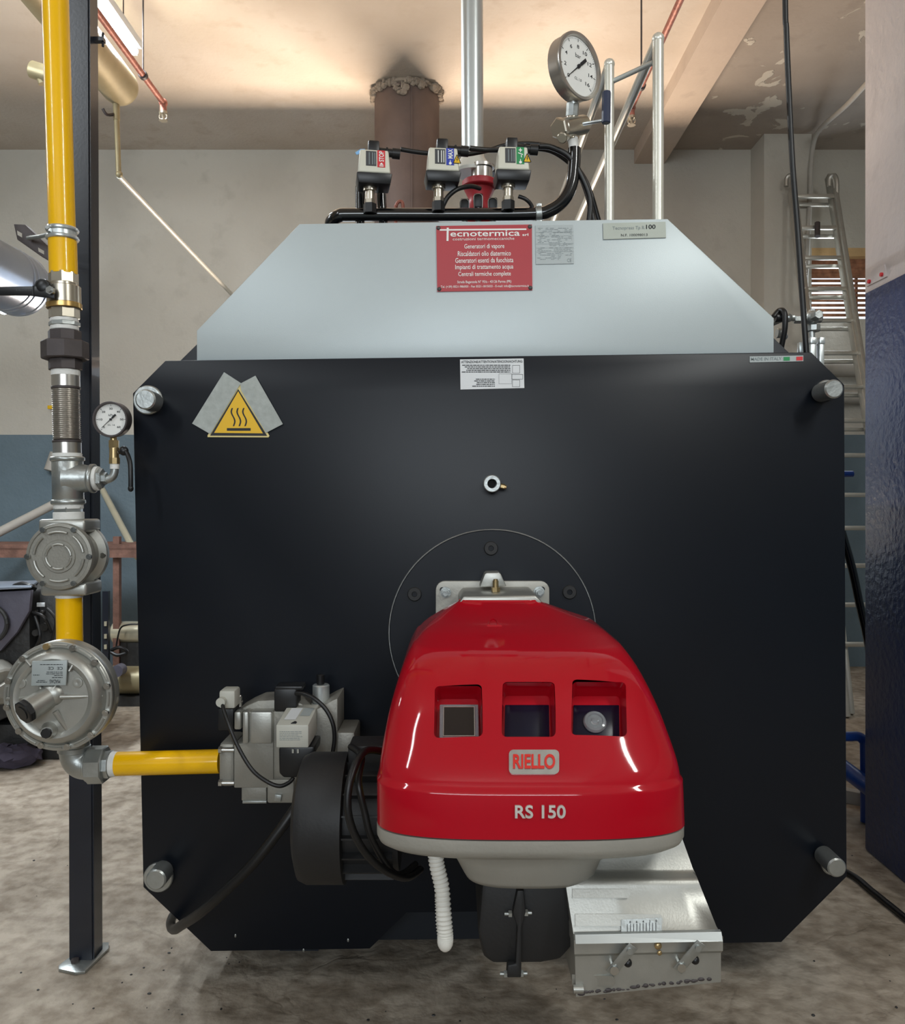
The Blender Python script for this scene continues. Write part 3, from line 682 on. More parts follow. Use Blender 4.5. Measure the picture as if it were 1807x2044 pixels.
sp_ = slab('scale_plate', [(1239, 1836), (1319, 1832), (1320, 1871), (1239, 1874)], 0.0085, 0.0012, M['galv'], ai, 'small metal scale plate with tick marks')
m = MB()
for i_ in range(10):
    x = 1251 + i_ * 6.3; t_ = 1845 - i_ * 0.35; l_ = 1872 - i_ * 0.2
    m.bm.faces.new([m.bm.verts.new(on_pl(a, b, 0.0092)) for a, b in ((x - .6, t_), (x + .6, t_), (x + .6, l_), (x - .6, l_))])
put('scale_tick', m, M['ink'], ai)
m = MB()
for i_, ch in enumerate('86420'):
    x = 1255 + i_ * 13; m.text(ch, x, -(1843.5 - i_ * .6), x + 3.2, -(1838.8 - i_ * .6), lambda u, v: on_pl(u, -v, 0.0092), 0.02)
put('lettering', m, M['ink'], ai)
for (a, b) in (((1252, 1884), (1221, 1921)), ((1386, 1878), (1353, 1916))):
    pa, pb = on_int(*a, 0.026), on_int(*b, 0.026); d = (pb - pa).normalized(); sd = d.cross(V(0, -1, 0)).normalized()
    m = MB(); m.prism([pa - d * .012 + sd * .010, pa - d * .012 - sd * .010, pb + d * .012 - sd * .010, pb + d * .012 + sd * .010], (0, 0.003, 0), .0008); cl = put('clip_lever', m, M['galv'], ai)
    m = MB(); m.cyl(pb, pb + V(0, -.005, 0), .0085, seg=14); m.cyl(pb, pb + V(0, .032, 0), .005, seg=8); put('clip_screw', m, M['steel'], ai)
    m = MB(); m.cyl(pa, pa + V(0, -.004, 0), .006, seg=14); m.cyl(pa, pa + V(0, .03, 0), .004, seg=8); put('clip_screw', m, M['galv'], ai)
    c = (pa + pb) / 2 - sd * 0.016 + V(0, .008, 0); m = MB(); m.sph(c, 0.0085, (1, 1, 1), 12, 8); put('clip_knob', m, M['blackplastic'], ai)
m = MB(); m.prism([on_int(*q, 0.010) for q in ((1148, 1874), (1440, 1869), (1440, 1874), (1148, 1879))], (0, .010, 0)); put('cover_rail', m, M['galv_pipe'], ai)
m = MB(); c = on_int(1313, 1886, 0.004); m.sph(c, .0075, (1, .6, 1), 10, 6); m.sph(c + V(0.003, 0, -.014), .005, (1, .6, 1), 10, 6); put('brass_screw', m, M['brass'], ai)
m = MB(); c = on_int(1156, 1972, 0.0); m.cyl(c + V(-.012, -.004, 0), c + V(.008, -.004, 0), .008, seg=12); put('hinge_pin', m, M['alu'], ai)
# ragged dark foam along the intake's lower edge
m = MB(); rnd = random.Random(5)
for i_ in range(34):
    t_ = (i_ + rnd.uniform(0, .9)) / 34; x = 1156 + 262 * t_; y = 1984 - 27 * t_ + rnd.uniform(-2.5, 1.5) - (3 if t_ > .4 else 0)
    m.sph(on_int(x, y, 0.0006), rnd.uniform(.0018, .0042), (rnd.uniform(1, 2.2), .6, rnd.uniform(.6, 1.1)), 7, 5)
o = put('torn_foam', m, M['iron'], ai); o['kind'] = 'stuff'
# white corrugated conduit loop under the base
def conduit(pts, rad, nrib):
    return lambda mb: mb.tube(pts, rad, 12, 20)
m = MB(); pts = [P(868, 1690, 1.80), P(872, 1725, 1.80), P(882, 1770, 1.80), P(886, 1820, 1.79), P(889, 1862, 1.785), P(889, 1876, 1.785)]
n = 14 * (len(pts) - 1)
m.tube(pts, lambda t: 0.0155 + 0.0016 * math.cos(t * math.pi * 2 * 26), 14, 26)
m.sph(P(889, 1878, 1.785), 0.0172, (1, 1, 1.3), 14, 8)
m.tube([P(889, 1878, 1.792), P(884, 1850, 1.808), P(882, 1810, 1.82), P(881, 1783, 1.83)], lambda t: 0.0135 + 0.0016 * math.cos(t * math.pi * 2 * 18), 14, 24)
tag(put('corrugated_conduit', m, M['conduit'], loc=P(888, 1890, 1.785)), 'white corrugated cable conduit looping down beneath the burner', 'conduit')
# fan motor at the left of the burner
yc, zc = 2.02, CAMZ - 630 * 2.02 / F
fm = thing('fan_motor', 'dark round fan motor between the gas valve and red burner', 'motor', (-0.28, yc, zc - .16))
def xl(px, Y=2.02): return (px - CX) * Y / F
m = MB(); m.lathe([(0.105, 0), (0.140, 0.012), (0.148, 0.03), (0.148, xl(690) - xl(592)), (0.14, xl(692) - xl(592))], (xl(596), yc, zc), (1, 0, 0), 48); put('end_cowl', m, M['blackmatt'], fm)
m = MB()
m.cyl((xl(692), yc, zc), (xl(800), yc, zc), 0.118, seg=40)
put('motor_body', m, M['blackmatt'], fm)
for i_ in range(18):
    a = 2 * math.pi * i_ / 18; rv = V(0, math.cos(a), math.sin(a)); m = MB()
    m.box(V((xl(694) + xl(790)) / 2, yc, zc) + rv * 0.127, (xl(790) - xl(694), 0.004, 0.022) , Matrix.Rotation(a - math.pi / 2, 3, 'X')); put('cooling_fin', m, M['blackmatt'], fm)
m = MB(); m.box((xl(735), yc + .02, zc + 0.150), (0.09, 0.09, 0.05), bev=.006); put('terminal_box', m, M['blackmatt'], fm)
# loose black cables around the motor
def cable(name, pts, r, label, mt='rubber', cat='cable', sub=8):
    m = MB(); m.tube(pts, r, 10, sub); return tag(put(name, m, M[mt], loc=pts[0]), label, cat)
cable('motor_cable', [P(765, 1500, 2.0), P(728, 1500, 1.90), P(703, 1545, 1.84), P(694, 1600, 1.82), P(702, 1650, 1.82), P(728, 1700, 1.83), P(765, 1735, 1.86), P(810, 1752, 1.93), P(840, 1735, 2.0)], .0085, 'black cable looping in front of the fan motor, outer loop')
cable('motor_cable', [P(700, 1490, 1.99), P(722, 1510, 1.93), P(716, 1560, 1.855), P(728, 1620, 1.845), P(745, 1680, 1.85), P(790, 1745, 1.90), P(830, 1725, 1.99)], .0075, 'black cable looping in front of the fan motor, inner loop')
cable('supply_hose', [P(640, 1560, 2.20), P(600, 1600, 2.18), P(560, 1655, 2.16), P(505, 1724, 2.15), P(446, 1782, 2.16), P(400, 1822, 2.20), P(365, 1845, 2.28), P(348, 1855, 2.36), P(341, 1846, 2.43), P(346, 1828, 2.53), P(370, 1810, 2.62)], .0135, 'thick black hose drooping behind the lower left door corner', 'rubber', 'hose', 10)
# ------------------------------------------------------------------ steel post at the left
YPo = 2.58
po = thing('steel_post', 'black square steel post bolted to the floor behind the yellow gas pipe', 'post', (-1.1, 2.62, 0.0))
def post_ring(pxs, z, dz):
    a, b, c = pxs
    X0, X1 = (a - CX) * YPo / F, (b - CX) * YPo / F; Yb_ = X1 * F / (c - CX)
    return [V(X0, YPo, z), V(X1, YPo, z), V(X1, Yb_, z), V(X0, Yb_, z)]
lo = post_ring((137, 187, 206), 0.008, 0); hi = post_ring((131, 174, 192), CZ, 0)
m = MB(); a = [m.bm.verts.new(p) for p in lo]; b = [m.bm.verts.new(p) for p in hi]; m.bm.faces.new(a[::-1]); m.bm.faces.new(b); m.bridge(a, b)
bmesh.ops.bevel(m.bm, geom=[e for e in m.bm.edges if abs(e.verts[0].co.z - e.verts[1].co.z) > 1], offset=0.005, segments=2, affect='EDGES')
put('square_tube', m, M['post'], po)
m = MB(); q = [G(*p) for p in ((117, 1940), (150, 1947), (170, 1944), (217, 1898), (217, 1886), (178, 1889), (128, 1924), (117, 1933))]
m.prism([V(p.x, p.y, 0.0) for p in q], (0, 0, 0.009), 0.001); put('foot_plate', m, M['galv'], po, label='bare galvanised foot plate')
m = MB(); c = G(150, 1926); m.cyl(c + V(0, 0, .009), c + V(0, 0, .018), 0.012, seg=6); put('anchor_bolt', m, M['iron'], po)
m = MB(); c = P(199, 80, 2.62); m.box(c, (.03, .02, .012)); m.cyl(c + V(.01, 0, -.02), c + V(.01, 0, .022), .004, seg=8); put('bracket_stub', m, M['post'], po)

# ------------------------------------------------------------------ gas train on the left
YG = 2.40
def gx(py): return 110.5 + py * 0.0297 if py < 560 else 127 + (py - 560) * 0.0215          # centre line of the riser in the photo
def gp(py, dx=0.0, Y=YG): return P(gx(py) + dx, py, Y)
def gl(px): return L(px, YG)
def stack(name, segs, mt, par=None, label=None, seg=32, ph=0.0, bev=0.0015):
    m = MB()
    for (y0, y1, r) in segs: m.cylb(gp(y1), gp(y0), gl(r), bev, seg, ph)
    return put(name, m, mt, par, label=label)
t = thing('gas_pipe', 'tall glossy yellow gas riser pipe in front of the black post', 'pipe', gp(546))
m = MB(); a = gp(552); b = gp(-900); b = a + (b - a) * ((CZ - a.z) / (b.z - a.z)); m.cyl(a, b, gl(25.3), seg=40); put('pipe_body', m, M['yellow'], t)
stack('pipe_coupling', [(466, 549, 26.8)], M['yellow'], t)
t = thing('pipe_clamp', 'galvanised pipe clamp round the yellow riser with slotted wall bracket', 'clamp', gp(470))
m = MB()
for y in (459, 476): m.arc(gp(y), (1, 0, 0), (0, 1, 0), gl(27.5), 0, 2 * math.pi, 0.006, 32, 8)
m.cylb(gp(478), gp(457), gl(27), .002, 36); put('clamp_band', m, M['galv_pipe'], t)
m = MB(); c = gp(464, -14) + V(0, -gl(24), 0); m.box(c, (.012, .02, .022), bev=.002); m.cyl(c + V(0.0, -.014, 0), c + V(0, .01, 0), .006, seg=6); put('clamp_screw', m, M['steel'], t)
m = MB(); q = ((27, 447), (50, 448), (99, 494), (99, 521), (84, 513), (34, 478)); m.prism([P(*p, 2.52) for p in q], (0, .035, 0), .002); rb = put('rail_bracket', m, M['iron'], t)
for q in (((34, 460), (44, 466), (44, 474), (35, 469)), ((76, 494), (88, 501), (88, 508), (77, 502))):
    m = MB(); m.prism([P(*p, 2.519) for p in q], (0, .002, 0)); put('bracket_slot', m, M['wall'], rb)
m = MB(); m.tube([P(56, 475, 2.51), P(80, 472, 2.46), gp(467, -24)], .006, 10, 1); put('clamp_rod', m, M['galv'], t)
# ball valve
t = thing('ball_valve', 'nickel plated ball valve with black lever below the yellow riser', 'valve', gp(661))
stack('hex_end', [(545, 568, 28)], M['nickel'], t, seg=8, ph=.3)
stack('valve_body', [(566, 574, 28), (572, 617, 32)], M['nickel'], t, seg=40)
stack('brass_ring', [(606, 617, 33.5)], M['gold'], t, seg=40)
stack('hex_end', [(616, 637, 29)], M['nickel'], t, seg=8, ph=.3)
stack('thread_tape', [(636, 660, 26.5)], M['tape'], t)
stack('hex_nipple', [(643, 652, 29.5)], M['galv'], t, seg=8, ph=.3)
m = MB(); c = P(105, 583, YG) ; m.cyl(c, c + V(0, -gl(45), 0), gl(15), seg=10, ph=.2); m.sph(c + V(0, -gl(40), 0), gl(16), (1, .5, 1), 16, 10)
lv = put('lever_hub', m, M['blackplastic'], t)
m = MB(); yl = YG - gl(46)
m.prism([P(*q, yl) for q in ((108, 572), (94, 573), (70, 571), (-40, 572), (-40, 589), (60, 590), (92, 594), (108, 596))], (0, .006, 0), .002); m.box(P(68, 581, yl + .004), (.003, .012, gl(19)))
put('lever_arm', m, M['blackplastic'], lv)
m = MB(); c = P(103, 581, yl); m.cyl(c, c + V(0, -.012, 0), gl(8.5), seg=6); m.cyl(c + V(0, -.012, 0), c + V(0, -.018, 0), gl(4.5), seg=12); put('lever_nut', m, M['steel'], lv)
m = MB(); m.ptext('KALON TZ', 32, 576.5, 63, 581, yl - .0006, .01); put('lever_mark', m, M['greyplastic'], lv)
# union
t = thing('pipe_union', 'dark grey iron pipe union between ball valve and bellows', 'fitting', gp(739))
stack('union_end', [(661, 683, 31.5)], M['iron'], t, seg=8, ph=.2); stack('union_nut', [(682, 718, 44.5)], M['iron'], t, seg=8, ph=.39, bev=.003)
stack('union_end', [(717, 739, 32)], M['iron'], t, seg=8, ph=.2)
# bellows
t = thing('bellows_joint', 'stainless steel corrugated bellows joint in the gas line', 'bellows', gp(913))
stack('thread_tape', [(738, 751, 27)], M['tape'], t); stack('bellows_collar', [(749, 774, 26.5)], M['stainless'], t, seg=40)
m = MB(); a = gp(881); b = gp(774); hh = (b - a).length; prof = []
nr = 27
for i in range(nr * 4 + 1): prof.append((gl(25.2 + 1.5 * math.cos(i / 4 * 2 * math.pi)), hh * i / (nr * 4)))
m.lathe(prof, a, b - a, 36); put('bellows_sleeve', m, M['stainless'], t, sharp=60)
stack('bellows_band', [(772, 777, 27.5), (879, 884, 27.5)], M['iron'], t, seg=36)
stack('bellows_collar', [(883, 906, 26.5)], M['stainless'], t, seg=40); stack('thread_tape', [(905, 915, 27.5)], M['tape'], t)
# tee
t = thing('pipe_tee', 'galvanised pipe tee carrying the side branch for a small gauge', 'fitting', gp(1006))
m = MB(); m.cylb(gp(1004), gp(914), gl(29.5), .002, 40); m.cylb(gp(921), gp(912), gl(32.5), .003, 40); m.cylb(gp(1007), gp(997), gl(32.5), .003, 40)
bc = gp(955); bx = Vector((1, 0, 0))
m.lathe([(gl(34), 0), (gl(30), gl(22)), (gl(26), gl(42)), (gl(26), gl(47))], bc, bx, 36); m.lathe([(gl(27), gl(45)), (gl(29), gl(47)), (gl(29), gl(53)), (gl(27), gl(55))], bc, bx, 36)
put('tee_body', m, M['galv'], t, sharp=50)
m = MB(); m.lathe([(gl(24), gl(54)), (gl(24), gl(62))], bc, bx, 28); put('thread_tape', m, M['tape'], t)
m = MB(); m.lathe([(gl(20), gl(60)), (gl(20), gl(70))], bc, bx, 6); m.lathe([(gl(12), gl(70)), (gl(12), gl(78))], bc, bx, 6); put('reducing_bush', m, M['galv'], t)
stack('thread_tape', [(1006, 1016, 28), (1022, 1037, 29)], M['tape'], t); stack('hex_nipple', [(1012, 1024, 28.5)], M['galv'], t, seg=6)
# small gauge assembly
t = thing('gas_gauge', 'small round pressure gauge on a brass stop valve beside the post', 'gauge', P(215, 955, YG))
m = MB(); m.tube([P(205, 957, YG), P(214, 957, YG), P(224, 952, YG), P(228.5, 943, YG), P(229, 932, YG)], gl(8), 14, 6); m.lathe([(gl(9), 0), (gl(9), gl(7))], P(207, 957, YG), (1, 0, 0), 6); put('elbow', m, M['galv'], t)
m = MB(); m.cyl(P(229, 936, YG), P(229, 922, YG), gl(9), seg=18); put('thread_tape', m, M['tape'], t)
m = MB(); m.cyl(P(228.5, 926, YG), P(228.5, 914, YG), gl(11), seg=8); m.cyl(P(228, 915, YG), P(228, 893, YG), gl(9.5), seg=20); m.cyl(P(227.5, 894, YG), P(227.5, 879, YG), gl(10.5), seg=6); m.cyl(P(227, 880, YG), P(226, 866, YG), gl(6.5), seg=14)
sv = put('stop_valve', m, M['brass'], t)
m = MB(); m.tube([P(238, 902, YG - .005), P(250, 900, YG - .01), P(259, 921, YG - .02), P(261, 950, YG - .025), P(261, 975, YG - .025)], gl(4.6), 10, 6); m.sph(P(247, 900, YG - .01), gl(9.5), (1, .8, 1), 14, 8); m.sph(P(261, 975, YG - .025), gl(5.6), (1, 1, 1.2), 12, 8)
put('lever_handle', m, M['blackplastic'], t)
m = MB(); m.cyl(P(232, 903, YG), P(243, 902, YG - .004), gl(4), seg=8); put('valve_stem', m, M['steel'], t)
def dial(t, c, nrm, r, depth, rim_mat, numbers, needle_deg, unit, tail=.45, a0=225, a1=-45, minor=40):
    n_ = Vector(nrm).normalized(); up = Vector((0, 0, 1)); up = (up - n_ * up.dot(n_)).normalized(); ax = up.cross(n_).normalized()
    c = Vector(c)
    m = MB(); m.lathe([(r * .93, -depth), (r * .97, -depth + .004), (r * .97, -.012), (r * 1.0, -.010), (r, -.001), (r * .985, .002), (r * .90, .002), (r * .87, -.006)], c, n_, 64, cap1=False); cs = put('gauge_case', m, rim_mat, t, sharp=45)
    m = MB(); m.lathe([(r * .9, -.0095), (r * .9, -.008)], c, n_, 64); dl = put('dial', m, M['white'], t)
    fn = lambda u, v: c + ax * u + up * v + n_ * -.0073
    m = MB()
    def tick(a, r0, r1, w):
        ca, sa = math.cos(a), math.sin(a)
        m.poly([fn(ca * r0 - sa * w, sa * r0 + ca * w), fn(ca * r0 + sa * w, sa * r0 - ca * w), fn(ca * r1 + sa * w, sa * r1 - ca * w), fn(ca * r1 - sa * w, sa * r1 + ca * w)])
    for i in range(minor + 1): tick(R(a0 + (a1 - a0) * i / minor), r * .80, r * .84, r * .005)
    for i, s_ in enumerate(numbers):
        a = R(a0 + (a1 - a0) * i / (len(numbers) - 1)); tick(a, r * .74, r * .84, r * .012)
        u, v = math.cos(a) * r * .60, math.sin(a) * r * .60; w_ = r * .05 * len(s_)
        m.text(s_, u - w_, v - r * .055, u + w_, v + r * .055, fn, .01)
    for s_, y_, h_, w_ in unit: m.text(s_, -r * w_, r * y_, r * w_, r * (y_ + h_), fn, 0)
    put('dial_marks', m, M['ink'], dl)
    m = MB(); a = R(needle_deg); ca, sa = math.cos(a), math.sin(a)
    def q(d, w): return c + n_ * -.004 + ax * (ca * d - sa * w) + up * (sa * d + ca * w)
    m.prism([q(-r * tail, r * .05), q(-r * tail, -r * .05), q(-r * .12, -r * .05), q(-r * .1, -r * .02), q(r * .7, -r * .008), q(r * .7, r * .008), q(-r * .1, r * .02), q(-r * .12, r * .05)], n_ * .0012)
    m.lathe([(r * .06, -.006), (r * .06, -.0015)], c, n_, 16); put('needle', m, M['ink'], dl)
dial(t, P(219.5, 837, YG - .025), (-.05, -1, -.05), gl(35.5), .038, M['iron'], ('0', '10', '20', '30', '40', '50', '60'), 222, (('kPa', .18, .12, .14), ('CL 1.6', -.35, .09, .2)), .4)
# gas filter
def gf(px, py, Y): return P(px, py, Y)
t = thing('gas_filter', 'round grey cast gas filter with bolted ribbed cover', 'filter', P(135, 1190, YG))
Yf0 = 2.33; Rf = L(67, Yf0)
fc = P(117, 1111, Yf0)
m = MB(); m.lathe([(Rf, .108), (Rf, .100), (Rf * .86, .085), (Rf * .8, .07)], fc, (0, 1, 0), 56, cap0=False, cap1=False)
bk = V(fc.x, fc.y, fc.z)
m = MB(); m.lathe([(Rf * .80, .02), (Rf * .80, .088), (Rf, .098), (Rf, .118), (Rf * .9, .13), (Rf * .5, .137)], fc, (0, 1, 0), 56)
for (y0, y1, x0, x1) in ((1036, 1062, 91, 183), (1160, 1186, 95, 186)):
    c = (P(x0, y0, YG) + P(x1, y1, YG)) / 2; m.box(c + V(0, .01, 0), (L(x1 - x0, YG), .11, L(y1 - y0, YG)), bev=.008)
put('filter_body', m, M['alu'], t, sharp=45)
m = MB(); m.lathe([(Rf, .022), (Rf, .006), (Rf * .985, .002), (Rf * .90, .0), (Rf * .88, .003), (Rf * .5, .003), (Rf * .48, .0), (Rf * .3, .0)], fc, (0, 1, 0), 64); cv = put('filter_cover', m, M['alu_dark'], t, sharp=40)
for k in range(6):
    a = R(10 + 60 * k); m = MB(); m.arc(fc + V(0, -.001, 0), (1, 0, 0), (0, 0, 1), Rf * .74, a, a + R(44), .0035, 10, 8); put('cover_rib', m, M['alu'], cv)
    a = R(5 + 60 * k); m = MB(); m.arc(fc + V(0, -.002, 0), (1, 0, 0), (0, 0, 1), Rf * .37, a, a + R(50), .0032, 10, 8); put('cover_rib', m, M['alu'], cv)
    a = R(0 + 60 * k); c = fc + V(math.cos(a) * Rf * .92, 0, math.sin(a) * Rf * .92); m = MB(); m.cyl(c, c + V(0, -.006, 0), .0075, seg=14); m.lathe([(.0058, .006), (.0058, .0065)], c, (0, -1, 0), 6); put('cover_screw', m, M['steel'], cv)
for (x, y) in ((182, 1055), (210, 1108), (183, 1168)):
    c = P(x, y, 2.44); m = MB(); m.cyl(c + V(0, -.02, 0), c + V(0, .012, 0), .008, seg=12); put('back_bolt', m, M['steel'], t)
# short yellow pipe
t = thing('gas_pipe', 'short yellow pipe piece between filter and pressure regulator', 'pipe', P(139, 1290, YG))
m = MB(); m.cyl(P(138, 1186, YG), P(140, 1330, YG), gl(25), seg=40); put('pipe_body', m, M['yellow'], t)
m = MB(); m.cylb(P(138, 1193, YG), P(138, 1186, YG), gl(26), .002, 36); put('thread_tape', m, M['tape'], t)
# regulator
Yr = 2.27; Rr = L(109, Yr); rc = P(115, 1390, Yr)
t = thing('pressure_regulator', 'large round cast aluminium gas pressure regulator with black plugs', 'regulator', P(120, 1500, YG))
def rp(px, py, d=0.0): return P(px, py, Yr - d)
m = MB(); m.lathe([(Rr * .55, .16), (Rr * .7, .10), (Rr * .96, .055), (Rr, .05), (Rr, .024), (Rr * .99, .022)], rc, (0, 1, 0), 72); put('lower_casing', m, M['alu'], t, sharp=45)
m = MB(); m.lathe([(Rr * .99, .021), (Rr, .019), (Rr, .002), (Rr * .985, 0), (Rr * .90, 0), (Rr * .885, .005), (Rr * .87, .003), (Rr * .845, -.010), (Rr * .80, -.022), (Rr * .72, -.028), (Rr * .66, -.026), (Rr * .62, -.020), (Rr * .3, -.022)], rc, (0, 1, 0), 72); dm = put('domed_cover', m, M['alu'], t, sharp=40)
for k in range(12):
    a = R(12 + 30 * k); c = rc + V(math.cos(a) * Rr * .935, 0, math.sin(a) * Rr * .935)
    m = MB(); m.cyl(c, c + V(0, -.008, 0), .0085, seg=14); m.cyl(c + V(0, -.008, 0), c + V(0, -.0085, 0), .0045, seg=6); put('rim_screw', m, M['brass'] if k == 3 else M['steel'], dm)
    a = R(19 + 30 * k); m = MB(); m.arc(rc + V(0, -.001, 0), (1, 0, 0), (0, 0, 1), Rr * .945, a, a + R(16), .003, 6, 6); put('rim_rib', m, M['alu'], dm)
for (a, b, r0, r1, d0, d1) in (((14, 1395), (66, 1393), .004, .006, .006, .03), ((120, 1391), (205, 1389), .007, .004, .034, .006), ((110, 1420), (147, 1474), .008, .005, .03, .008), ((52, 1318), (62, 1330), .004, .004, .02, .03), ((150, 1320), (138, 1340), .004, .004, .02, .03), ((80, 1480), (60, 1505), .002, .002, .012, .0), ((80, 1370), (84, 1380), .005, .007, .024, .03), ((112, 1368), (104, 1380), .005, .007, .024, .03)):
    if b[1] > 1500: continue
    m = MB(); m.tube([rp(*a, d0), (rp(*a, d0) + rp(*b, d1)) / 2, rp(*b, d1)], lambda q_, r0=r0, r1=r1: r0 + (r1 - r0) * q_, 10, 3); put('casting_rib', m, M['alu'], dm)
m = MB(); a = rp(106, 1385, .004); b = rp(56, 1417, .065); m.lathe([(L(24, Yr), 0), (L(23, Yr), .03), (L(24, Yr), (b - a).length)], a, b - a, 36); m.sph(rp(106, 1385, .012), L(25, Yr), (1.1, .8, 1), 24, 14); put('spring_tube', m, M['alu'], dm, sharp=50)
d = (b - a).normalized(); b2 = rp(50, 1420.5, .07)
m = MB(); m.cylb(b2 - d * .01, b2 + d * .008, L(25, Yr - .07), .003, 8); m.cyl(b2 + d * .008, b2 + d * .010, L(14, Yr), seg=24); put('black_plug', m, M['blackplastic'], t, label='large black hexagonal cap')
m = MB(); a = rp(100, 1456, .015); b = rp(93, 1463, .05); m.lathe([(L(17, Yr), 0), (L(15, Yr), .02), (L(12, Yr), .028), (L(11.5, Yr), (b - a).length)], a, b - a, 28); put('small_boss', m, M['alu'], dm)
d = (b - a).normalized(); m = MB(); m.cylb(b - d * .004, b + d * .008, L(10.5, Yr - .05), .002, 8); put('black_plug', m, M['blackplastic'], t, label='small black hexagonal cap')
for q in ((43, 1363), (156, 1362)):
    m = MB(); c = rp(*q, .018); m.lathe([(.015, 0), (.0135, .006), (.006, .007), (.0, .005)], c, (0, -1, 0), 24); put('cover_boss', m, M['alu'], dm)
m = MB(); m.prism([rp(*q, .0345) for q in ((64, 1320), (134, 1318), (131, 1368), (62, 1369))], (0, .006, 0), .0008); lp = put('rating_label', m, M['greyplate'], t, label='pale rating label mounted upside down')
m = MB(); yy = Yr - .0352; rnd = random.Random(11)
def up_text(m, s_, x0, y0, x1, y1):     # printed upside down, as the label hangs
    m.text(s_, -x1, y0, -x0, y1, lambda u, v: P(-u, v, yy), 0.0)
up_text(m, 'CE', 114, 1331, 125, 1337); up_text(m, 'CE', 96, 1331, 107, 1337); up_text(m, 'MADAS', 99, 1356.5, 120, 1364)
for (x0, x1, y) in ((80, 125, 1326), (93, 125, 1341), (92, 125, 1344.5), (108, 125, 1348), (66, 79, 1347), (104, 125, 1352), (72, 94, 1361), (75, 90, 1358)): lines(m, x0, x1, y, 1.2, yy, rnd)
put('lettering', m, M['ink'], lp)
m = MB(); c = rp(228, 1396, -.04); m.sph(c, .013, (1, 1, 1.2), 12, 8); put('vent_plug', m, M['alu_dark'], t)
# elbow and union
YE = 2.40
t = thing('pipe_elbow', 'galvanised elbow with large union nut below the pressure regulator', 'fitting', P(165, 1556, YE))
m = MB(); m.tube([P(148, 1470, YE), P(149, 1500, YE), P(154, 1516, YE), P(166, 1525, YE), P(186, 1527, YE)], gl(29), 28, 8); m.cylb(P(148, 1488, YE), P(148, 1500, YE), gl(31), .002, 32); put('elbow_body', m, M['galv'], t)
dx = (P(430, 1520, YE) - P(225, 1525, YE)).normalized(); u0 = P(178, 1526.5, YE)
m = MB(); m.cylb(u0, u0 + dx * gl(34), gl(37), .003, 8, .39); m.cylb(u0 - dx * gl(3), u0 + dx * gl(6), gl(33), .002, 32); put('union_nut', m, M['galv'], t)
m = MB(); m.cylb(u0 + dx * gl(33), u0 + dx * gl(45), gl(28), .002, 8, .2); put('union_end', m, M['galv'], t)
t = thing('gas_pipe', 'horizontal yellow pipe leading right to the gas valve block', 'pipe', P(222, 1548, YE))
m = MB(); m.cyl(P(220, 1525.2, YE), P(440, 1519.5, YE), gl(23.5), seg=40); put('pipe_body', m, M['yellow'], t)
m = MB(); m.lathe([(gl(24.2), 0), (gl(24.8), gl(4)), (gl(24), gl(10)), (gl(23.6), gl(13))], P(221, 1525.2, YE), dx, 32); put('thread_tape', m, M['tape'], t)

# ------------------------------------------------------------------ gas valve block
YV = 2.30
vb = thing('gas_valve_block', 'grey gas valve block with actuator at the end of the yellow pipe', 'gas valve', P(520, 1606, YV))
def bx(name, x0, y0, x1, y1, Y0, Y1, mt, par=vb, bev=.003, label=None):
    m = MB(); a = P(x0, y0, Y0); b = P(x1, y1, Y0); m.box(((a.x + b.x) / 2, (Y0 + Y1) / 2, (a.z + b.z) / 2), (abs(b.x - a.x), Y1 - Y0, abs(b.z - a.z)), bev=bev); return put(name, m, mt, par, label=label)
fl_ = bx('inlet_flange', 436, 1484, 468, 1572, 2.31, 2.44, M['alu_dark'], bev=.012)
for (x, y) in ((446, 1497), (446, 1563)):
    m = MB(); c = P(x, y, 2.305); m.cyl(c + V(-.004, 0, 0), c + V(.03, 0, 0), .007, seg=10); m.cyl(c + V(-.012, 0, 0), c + V(-.003, 0, 0), .010, seg=6); put('flange_bolt', m, M['steel'], fl_)
m = MB(); m.prism([P(*q, YV) for q in ((467, 1486), (484, 1484), (484, 1421), (546, 1420), (546, 1573), (467, 1573))], (0, .15, 0), .003); put('valve_body', m, M['alu_dark'], vb)
m = MB(); m.prism([P(*q, YV + .004) for q in ((545.5, 1420), (625, 1420), (660, 1400), (674, 1394), (674, 1505), (640, 1510), (600, 1572), (545.5, 1572))], (0, .14, 0), .003); put('valve_body', m, M['alu_dark'], vb)
for (x0, x1) in ((467, 481), (484, 496), (499, 543)): bx('body_ridge', x0, 1421, x1, 1457 if x0 < 480 else 1485, YV - .012, YV + .03, M['alu'], bev=.005)
m = MB(); m.prism([P(*q, YV + .03) for q in ((470, 1422), (492, 1409), (515, 1399), (548, 1397), (600, 1404), (625, 1421))], (0, .11, 0), .003); put('top_cover', m, M['alu_dark'], vb)
bx('lower_stub', 482, 1570, 532, 1599, YV + .01, YV + .12, M['alu_dark']); bx('stub_plate', 484, 1599, 532, 1604, YV + .005, YV + .12, M['galv'], bev=.001)
lb = bx('lower_block', 533, 1556, 587, 1604, YV - .005, YV + .12, M['alu_dark'], bev=.006)
m = MB(); c = P(556, 1591, YV - .006); m.box(c, (.018, .02, .018), Matrix.Rotation(R(8), 3, 'Y'), bev=.001); put('square_plug', m, M['galv'], lb)
